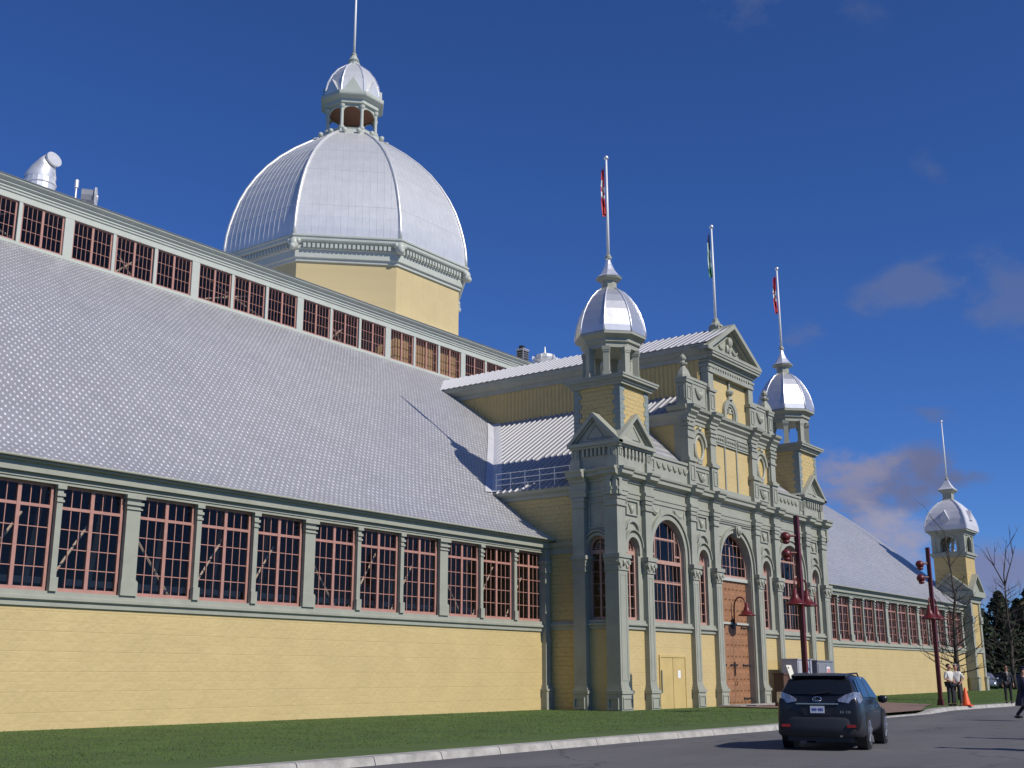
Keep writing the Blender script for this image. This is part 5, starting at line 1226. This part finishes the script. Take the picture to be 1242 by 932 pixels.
def person(loc, rz, sc, label, top, legs, hair, pose='stand', group=None, gown=False):
    t = thing('person', loc, label, 'person', group, rz); t.scale = (sc,)*3       # faces local -Y
    hipL, hipR = (.10, .0, .92), (-.10, .0, .92)
    if pose == 'walk': kL, aL, kR, aR = (.10, -.14, .50), (.10, -.18, .09), (-.10, .04, .50), (-.10, .32, .17)
    else: kL, aL, kR, aR = (.115, -.02, .50), (.125, .02, .08), (-.115, -.015, .50), (-.12, .02, .08)
    if pose == 'hips': eL, wL, eR, wR = (.30, .06, 1.16), (.17, -.10, .98), (-.30, .06, 1.16), (-.17, -.10, .98)
    elif pose == 'front': eL, wL, eR, wR = (.26, .02, 1.14), (.06, -.20, 1.02), (-.26, .02, 1.14), (-.06, -.20, 1.02)
    elif pose == 'walk': eL, wL, eR, wR = (.25, .10, 1.16), (.24, .02, .94), (-.25, -.06, 1.16), (-.22, -.20, .98)
    else: eL, wL, eR, wR = (.25, .03, 1.14), (.25, -.06, .90), (-.25, .03, 1.14), (-.25, -.06, .90)
    n = {'pelvis': ((0, 0, .95), (.15, .10)), 'waist': ((0, -.005, 1.10), (.135, .095)), 'chest': ((0, .0, 1.30), (.16, .105)), 'nb': ((0, .01, 1.44), (.075, .065)), 'neck': ((0, 0, 1.50), .052), 'jaw': ((0, -.02, 1.575), (.062, .07)), 'head': ((0, -.01, 1.66), (.078, .095)), 'crown': ((0, 0, 1.73), (.062, .075))}
    e = [('pelvis', 'waist'), ('waist', 'chest'), ('chest', 'nb'), ('nb', 'neck'), ('neck', 'jaw'), ('jaw', 'head'), ('head', 'crown')]
    for s, sg in (('L', 1), ('R', -1)):
        hip, k, a, el, wr = (hipL, kL, aL, eL, wL) if sg > 0 else (hipR, kR, aR, eR, wR)
        n['hip'+s] = (hip, .085); n['k'+s] = (k, .055); n['a'+s] = (a, .038); n['toe'+s] = ((a[0]+.02*sg, a[1]-.15, max(.035, a[2]-.05)), .035)
        n['sh'+s] = ((.17*sg, .01, 1.40), .062); n['el'+s] = (el, .042); n['wr'+s] = (wr, .028)
        e += [('pelvis', 'hip'+s), ('hip'+s, 'k'+s), ('k'+s, 'a'+s), ('a'+s, 'toe'+s), ('chest', 'sh'+s), ('sh'+s, 'el'+s), ('el'+s, 'wr'+s)]
        d = (Vector(wr)-Vector(el)).normalized(); sd2 = Vector((0, -1, 0)) if abs(d.y) < .8 else Vector((1, 0, 0)); pc = Vector(wr)+d*.07
        n['palm'+s] = (tuple(pc), (.036, .02)); e.append(('wr'+s, 'palm'+s))
        for q, ln in zip((-.030, -.010, .010, .030), (.075, .09, .085, .065)):
            b0 = pc+sd2*q+d*.03; b1 = b0+d*ln*.6; b2 = b1+(d*.7-Vector((sg*.5, 0, 0))).normalized()*ln*.4
            n['f%s%g' % (s, q)] = (tuple(b1), .0095); n['g%s%g' % (s, q)] = (tuple(b2), .008); e += [('palm'+s, 'f%s%g' % (s, q)), ('f%s%g' % (s, q), 'g%s%g' % (s, q))]
        n['th'+s] = (tuple(pc+sd2*.05+d*.02), .011); e.append(('palm'+s, 'th'+s))
    ex = [((0, -.108, 1.635), (.014, .02, .022)), ((.082, 0, 1.635), (.012, .022, .032)), ((-.082, 0, 1.635), (.012, .022, .032))]
    body = skin_mesh('body', n, e, skinm, t, 1, ex)
    g = MB()
    for s in (-1, 1): g.ball((s*.032, -.098, 1.662), .011, 6)
    g.build('eyes', hairdark, body); g = MB(); g.box(-.025, .025, -.100, -.085, 1.588, 1.598); g.build('mouth', flagred, body)
    bm = bmesh.new(); bmesh.ops.create_uvsphere(bm, u_segments=16, v_segments=10, radius=1, matrix=Matrix.Translation((0, .018, 1.685)) @ Matrix.Diagonal((.098, .108, .105, 1)))
    bmesh.ops.delete(bm, geom=[v for v in bm.verts if v.co.z < 1.60 or (v.co.y < -.045 and v.co.z < 1.725)], context='VERTS')
    me = bpy.data.meshes.new('hair'); bm.to_mesh(me); bm.free(); me.materials.append(hair); o = bpy.data.objects.new('hair', me); COL.objects.link(o); o.parent = t
    up_ = {k: (n[k][0], tuple(q+.016 for q in (n[k][1] if isinstance(n[k][1], tuple) else (n[k][1],)*2))) for k in ('pelvis', 'waist', 'chest', 'nb', 'shL', 'shR', 'elL', 'elR')}
    for s in 'LR':
        sl_ = .72 if top is suitm or gown else .0
        ee, ww = Vector(n['el'+s][0]), Vector(n['wr'+s][0])
        if sl_: up_['sl'+s] = (tuple(ee.lerp(ww, .93)), .045)
        else: up_['sl'+s] = (tuple(ee.lerp(ww, .06)), .058)
    ed = [('pelvis', 'waist'), ('waist', 'chest'), ('chest', 'nb'), ('chest', 'shL'), ('shL', 'elL'), ('elL', 'slL'), ('chest', 'shR'), ('shR', 'elR'), ('elR', 'slR')]
    if top is suitm: up_['hem'] = ((0, .01, .80), (.19, .13)); ed.append(('pelvis', 'hem'))
    skin_mesh('jacket' if top is suitm else 'shirt', up_, ed, top, t)
    lo_ = {k: (n[k][0], tuple(q+.018 for q in (n[k][1] if isinstance(n[k][1], tuple) else (n[k][1],)*2))) for k in ('pelvis', 'hipL', 'hipR', 'kL', 'kR', 'aL', 'aR')}
    skin_mesh('trousers', lo_, [('pelvis', 'hipL'), ('hipL', 'kL'), ('kL', 'aL'), ('pelvis', 'hipR'), ('hipR', 'kR'), ('kR', 'aR')], legs, t)
    for a in (aL, aR):
        bm = bmesh.new(); bmesh.ops.create_uvsphere(bm, u_segments=12, v_segments=8, radius=1, matrix=Matrix.Translation((a[0], a[1]-.06, max(.04, a[2]-.035))) @ Matrix.Diagonal((.052, .145, .048, 1)))
        me = bpy.data.meshes.new('shoe'); bm.to_mesh(me); bm.free(); me.materials.append(shoem); o = bpy.data.objects.new('shoe', me); COL.objects.link(o); o.parent = t
    if top is suitm:
        g = MB(); g.prism([(-.05, 1.46), (.05, 1.46), (.012, 1.12), (-.012, 1.12)], lambda x, z: (x, -.128, z), lambda x, z: (x, -.10, z)); sh = g.build('shirt_front', shirtm, t)
        g = MB(); g.prism([(-.014, 1.44), (.014, 1.44), (.018, 1.2), (0, 1.15), (-.018, 1.2)], lambda x, z: (x, -.134, z), lambda x, z: (x, -.129, z)); g.build('tie', trous, sh)
        if not gown: g = MB(); g.box(-.075, .075, -.112, -.095, 1.645, 1.675); g.build('sunglasses', black, t)
    if gown:
        g = MB(); k = 28; rings = [(1.46, .10, .09), (1.40, .20, .12), (1.2, .22, .16), (.9, .26, .21), (.68, .29, .25), (.50, .31, .28)]
        for z_, rx, ry in rings:
            f_ = (1.4-z_)*.14
            for j in range(k):
                a = 2*PI*j/k; w_ = 1+f_*math.sin(a*7+z_*2); g.v.append((rx*w_*math.cos(a), ry*w_*math.sin(a)+.04*(1.4-z_), z_))
        for i in range(len(rings)-1):
            for j in range(k): g.f.append((i*k+j, i*k+(j+1) % k, (i+1)*k+(j+1) % k, (i+1)*k+j)); g.mi.append(0)
        g.build('gown', gownm, t, smooth=True)
        for (el, wr) in ((eL, wL), (eR, wR)):
            g = MB(); s = 1 if el[0] > 0 else -1; g.tube([(.16*s, .01, 1.40), el, Vector(el).lerp(Vector(wr), .9)], [.085, .11, .16], 12); g.build('sleeve', gownm, t, smooth=True)
        g = MB(); g.tube([(-.17, -.02, 1.42), (-.07, -.13, 1.25), (0, -.16, 1.12), (.07, -.13, 1.25), (.17, -.02, 1.42), (.1, .13, 1.2), (0, .17, .95), (-.1, .13, 1.2), (-.17, -.02, 1.42)], .045, 8); g.build('hood', hoodm, t, smooth=True)
        g = MB(); g.lathe([(.095, 1.70), (.10, 1.76), (.09, 1.80)], 0, .01, 14); g.add([(0, -.19, 1.80), (.19, .01, 1.80), (0, .21, 1.80), (-.19, .01, 1.80), (0, -.19, 1.815), (.19, .01, 1.815), (0, .21, 1.815), (-.19, .01, 1.815)], [(0, 3, 2, 1), (4, 5, 6, 7), (0, 1, 5, 4), (1, 2, 6, 5), (2, 3, 7, 6), (3, 0, 4, 7)]); cp_ = g.build('mortarboard', gownm, t)
        g = MB(); g.tube([(0, .01, 1.82), (.15, .01, 1.815), (.17, .0, 1.72)], .012, 5); g.build('tassel', hoodm, cp_)
    return t
SUNF = R(35)
person((36.5, -13.55, .16), R(-25), 1.09, 'man in white short-sleeved shirt and black trousers with hands at his belt', shirtm, trous, hairdark, 'front')
person((36.8, -13.78, .15), R(-75), 1.09, 'grey-haired man in white shirt standing beside an orange cone', shirtm, trousg, hairgrey, 'hips')
person((44.2, -14.22, .145), R(-60), 1.09, 'man in black suit and sunglasses standing on the lawn at right edge', suitm, suitm, hairdark, 'stand')
person((22.95, -20.12, 0), R(10), 1.03, 'graduate in navy gown and cap walking at the right edge of the photo', suitm, trous, hairdark, 'walk', 'graduates in navy gowns', True)
person((10.3, -24.25, 0), R(115), 1.12, 'graduate in navy gown just beyond the frame, casting the long shadow', suitm, trous, hairdark, 'stand', 'graduates in navy gowns', True)
person((5.55, -24.95, 0), R(115), 1.10, 'graduate in navy gown nearest the camera, one foot at the corner', suitm, trous, hairdark, 'walk', 'graduates in navy gowns', True)

# ------------------------------------------------------------------ trees
def bare_tree(loc, h_, label, seed, spread=.30, fork=False):
    rg = random.Random(seed); t = thing('bare_tree', loc, label, 'tree', 'leafless trees beyond the hall')
    g = MB(); r0 = .018*h_
    th_ = h_*.72 if not fork else h_*.72
    tr = [(rg.uniform(-.04, .04)*i, rg.uniform(-.04, .04)*i, th_*i/6) for i in range(7)]
    g.tube(tr, [r0*(1-.75*i/6) for i in range(7)], 8); g.build('trunk', bark, t, smooth=True)
    g = MB()
    def br(p, d, L, r_, dep):
        pts = [p]; dd = d.copy()
        for i in range(4):
            dd = (dd+Vector((rg.uniform(-.16, .16), rg.uniform(-.16, .16), .05))).normalized(); pts.append(pts[-1]+dd*L/4)
        g.tube(pts, [r_*(1-.75*i/4) for i in range(5)], 4 if dep else 5)
        if dep < 3:
            for i in range(3 if dep < 2 else 2):
                q = pts[rg.randint(1, 4)]; nd = (dd+Vector((rg.uniform(-.8, .8), rg.uniform(-.8, .8), rg.uniform(-.15, .5)))).normalized(); br(q, nd, L*rg.uniform(.4, .62), r_*.5, dep+1)
    nb = 46
    for i in range(nb):
        f = .18+.80*i/nb; z = th_*f; k = min(5, int(f*6)); p = Vector(tr[k]).lerp(Vector(tr[k+1]), f*6-k)
        a = i*2.4+rg.uniform(-.4, .4); L = h_*spread*(1.05-.72*f)*rg.uniform(.75, 1.15); d = Vector((math.cos(a), math.sin(a), rg.uniform(.0, .35)+.35*f)).normalized()
        br(p, d, L, r0*.26*(1.1-.6*f), 1)
    for a in ((.5, 3.6) if fork else (.2, 2.2, 4.3)):
        d = Vector((.33*math.cos(a), .33*math.sin(a), 1)).normalized(); br(Vector(tr[6]), d, h_*.30, r0*.3, 1)
    g.build('branches', bark, t); return t
bare_tree((53.85, -9.0, .12), 10.2, 'slender leafless tree standing in front of the far corner tower', 5, .24, True)
bare_tree((98.5, -1.2, .2), 13.6, 'leafless tree standing against the dark evergreens at right', 9, .34)
def conifer(x, y, h_, seed, label, m=needle):
    rg = random.Random(seed); t = thing('pine_tree', (x, y, .0), label, 'tree', 'dark evergreens beyond the hall')
    g = MB(); g.tube([(0, 0, 0), (0, 0, h_*.6), (.1, 0, h_*.97)], [h_*.022, h_*.014, .02], 7); g.build('trunk', bark, t)
    g = MB(); n_ = 3600; W_ = h_*.46
    for i in range(n_):
        f = rg.random()**1.25; z = h_*(.06+.94*f); a = rg.random()*2*PI
        lim = W_*(1-f)**.72*(.72+.28*math.sin(a*3+seed+f*9)+.18*math.sin(a*7+f*23)); r_ = lim*(rg.random()**.45)+.08
        c0 = Vector((r_*math.cos(a), r_*math.sin(a), z-.22*r_)); s = rg.uniform(.16, .40)
        d1 = Vector((rg.gauss(0, 1), rg.gauss(0, 1), rg.gauss(0, .5))).normalized()*s; d2 = Vector((math.cos(a), math.sin(a), -.25)).cross(d1).normalized()*s*.5
        g.quad(c0-d1, c0+d2, c0+d1, c0-d2)
    g.build('crown', m, t, recalc=False); return t
for i, (x, y, hh, lab, m) in enumerate([(113.0, 5.6, 9.6, 'dark evergreen directly right of the far corner tower', needle), (115.5, 3.8, 10.6, 'dark evergreen behind the parked cars, second from the tower', needle), (121, 3.2, 10.0, 'dark evergreen behind the leafless tree at right', needle), (118, 1.2, 11.0, 'tall dark evergreen behind the suited man', needle2),
        (124, .4, 10.5, 'dark evergreen at the right edge behind the graduate', needle), (128, 5.5, 9.4, 'low dark evergreen peeping between taller ones', needle), (110, 7.6, 9.0, 'dark evergreen half hidden by the far corner tower', needle2), (119, -3.2, 11.4, 'dark evergreen just outside the right edge', needle), (127, -6.5, 11, 'far dark evergreen outside the right edge', needle), (133, 2.0, 12, 'farthest evergreen above the others', needle)]):
    conifer(x, y, hh, 20+i, lab, m)
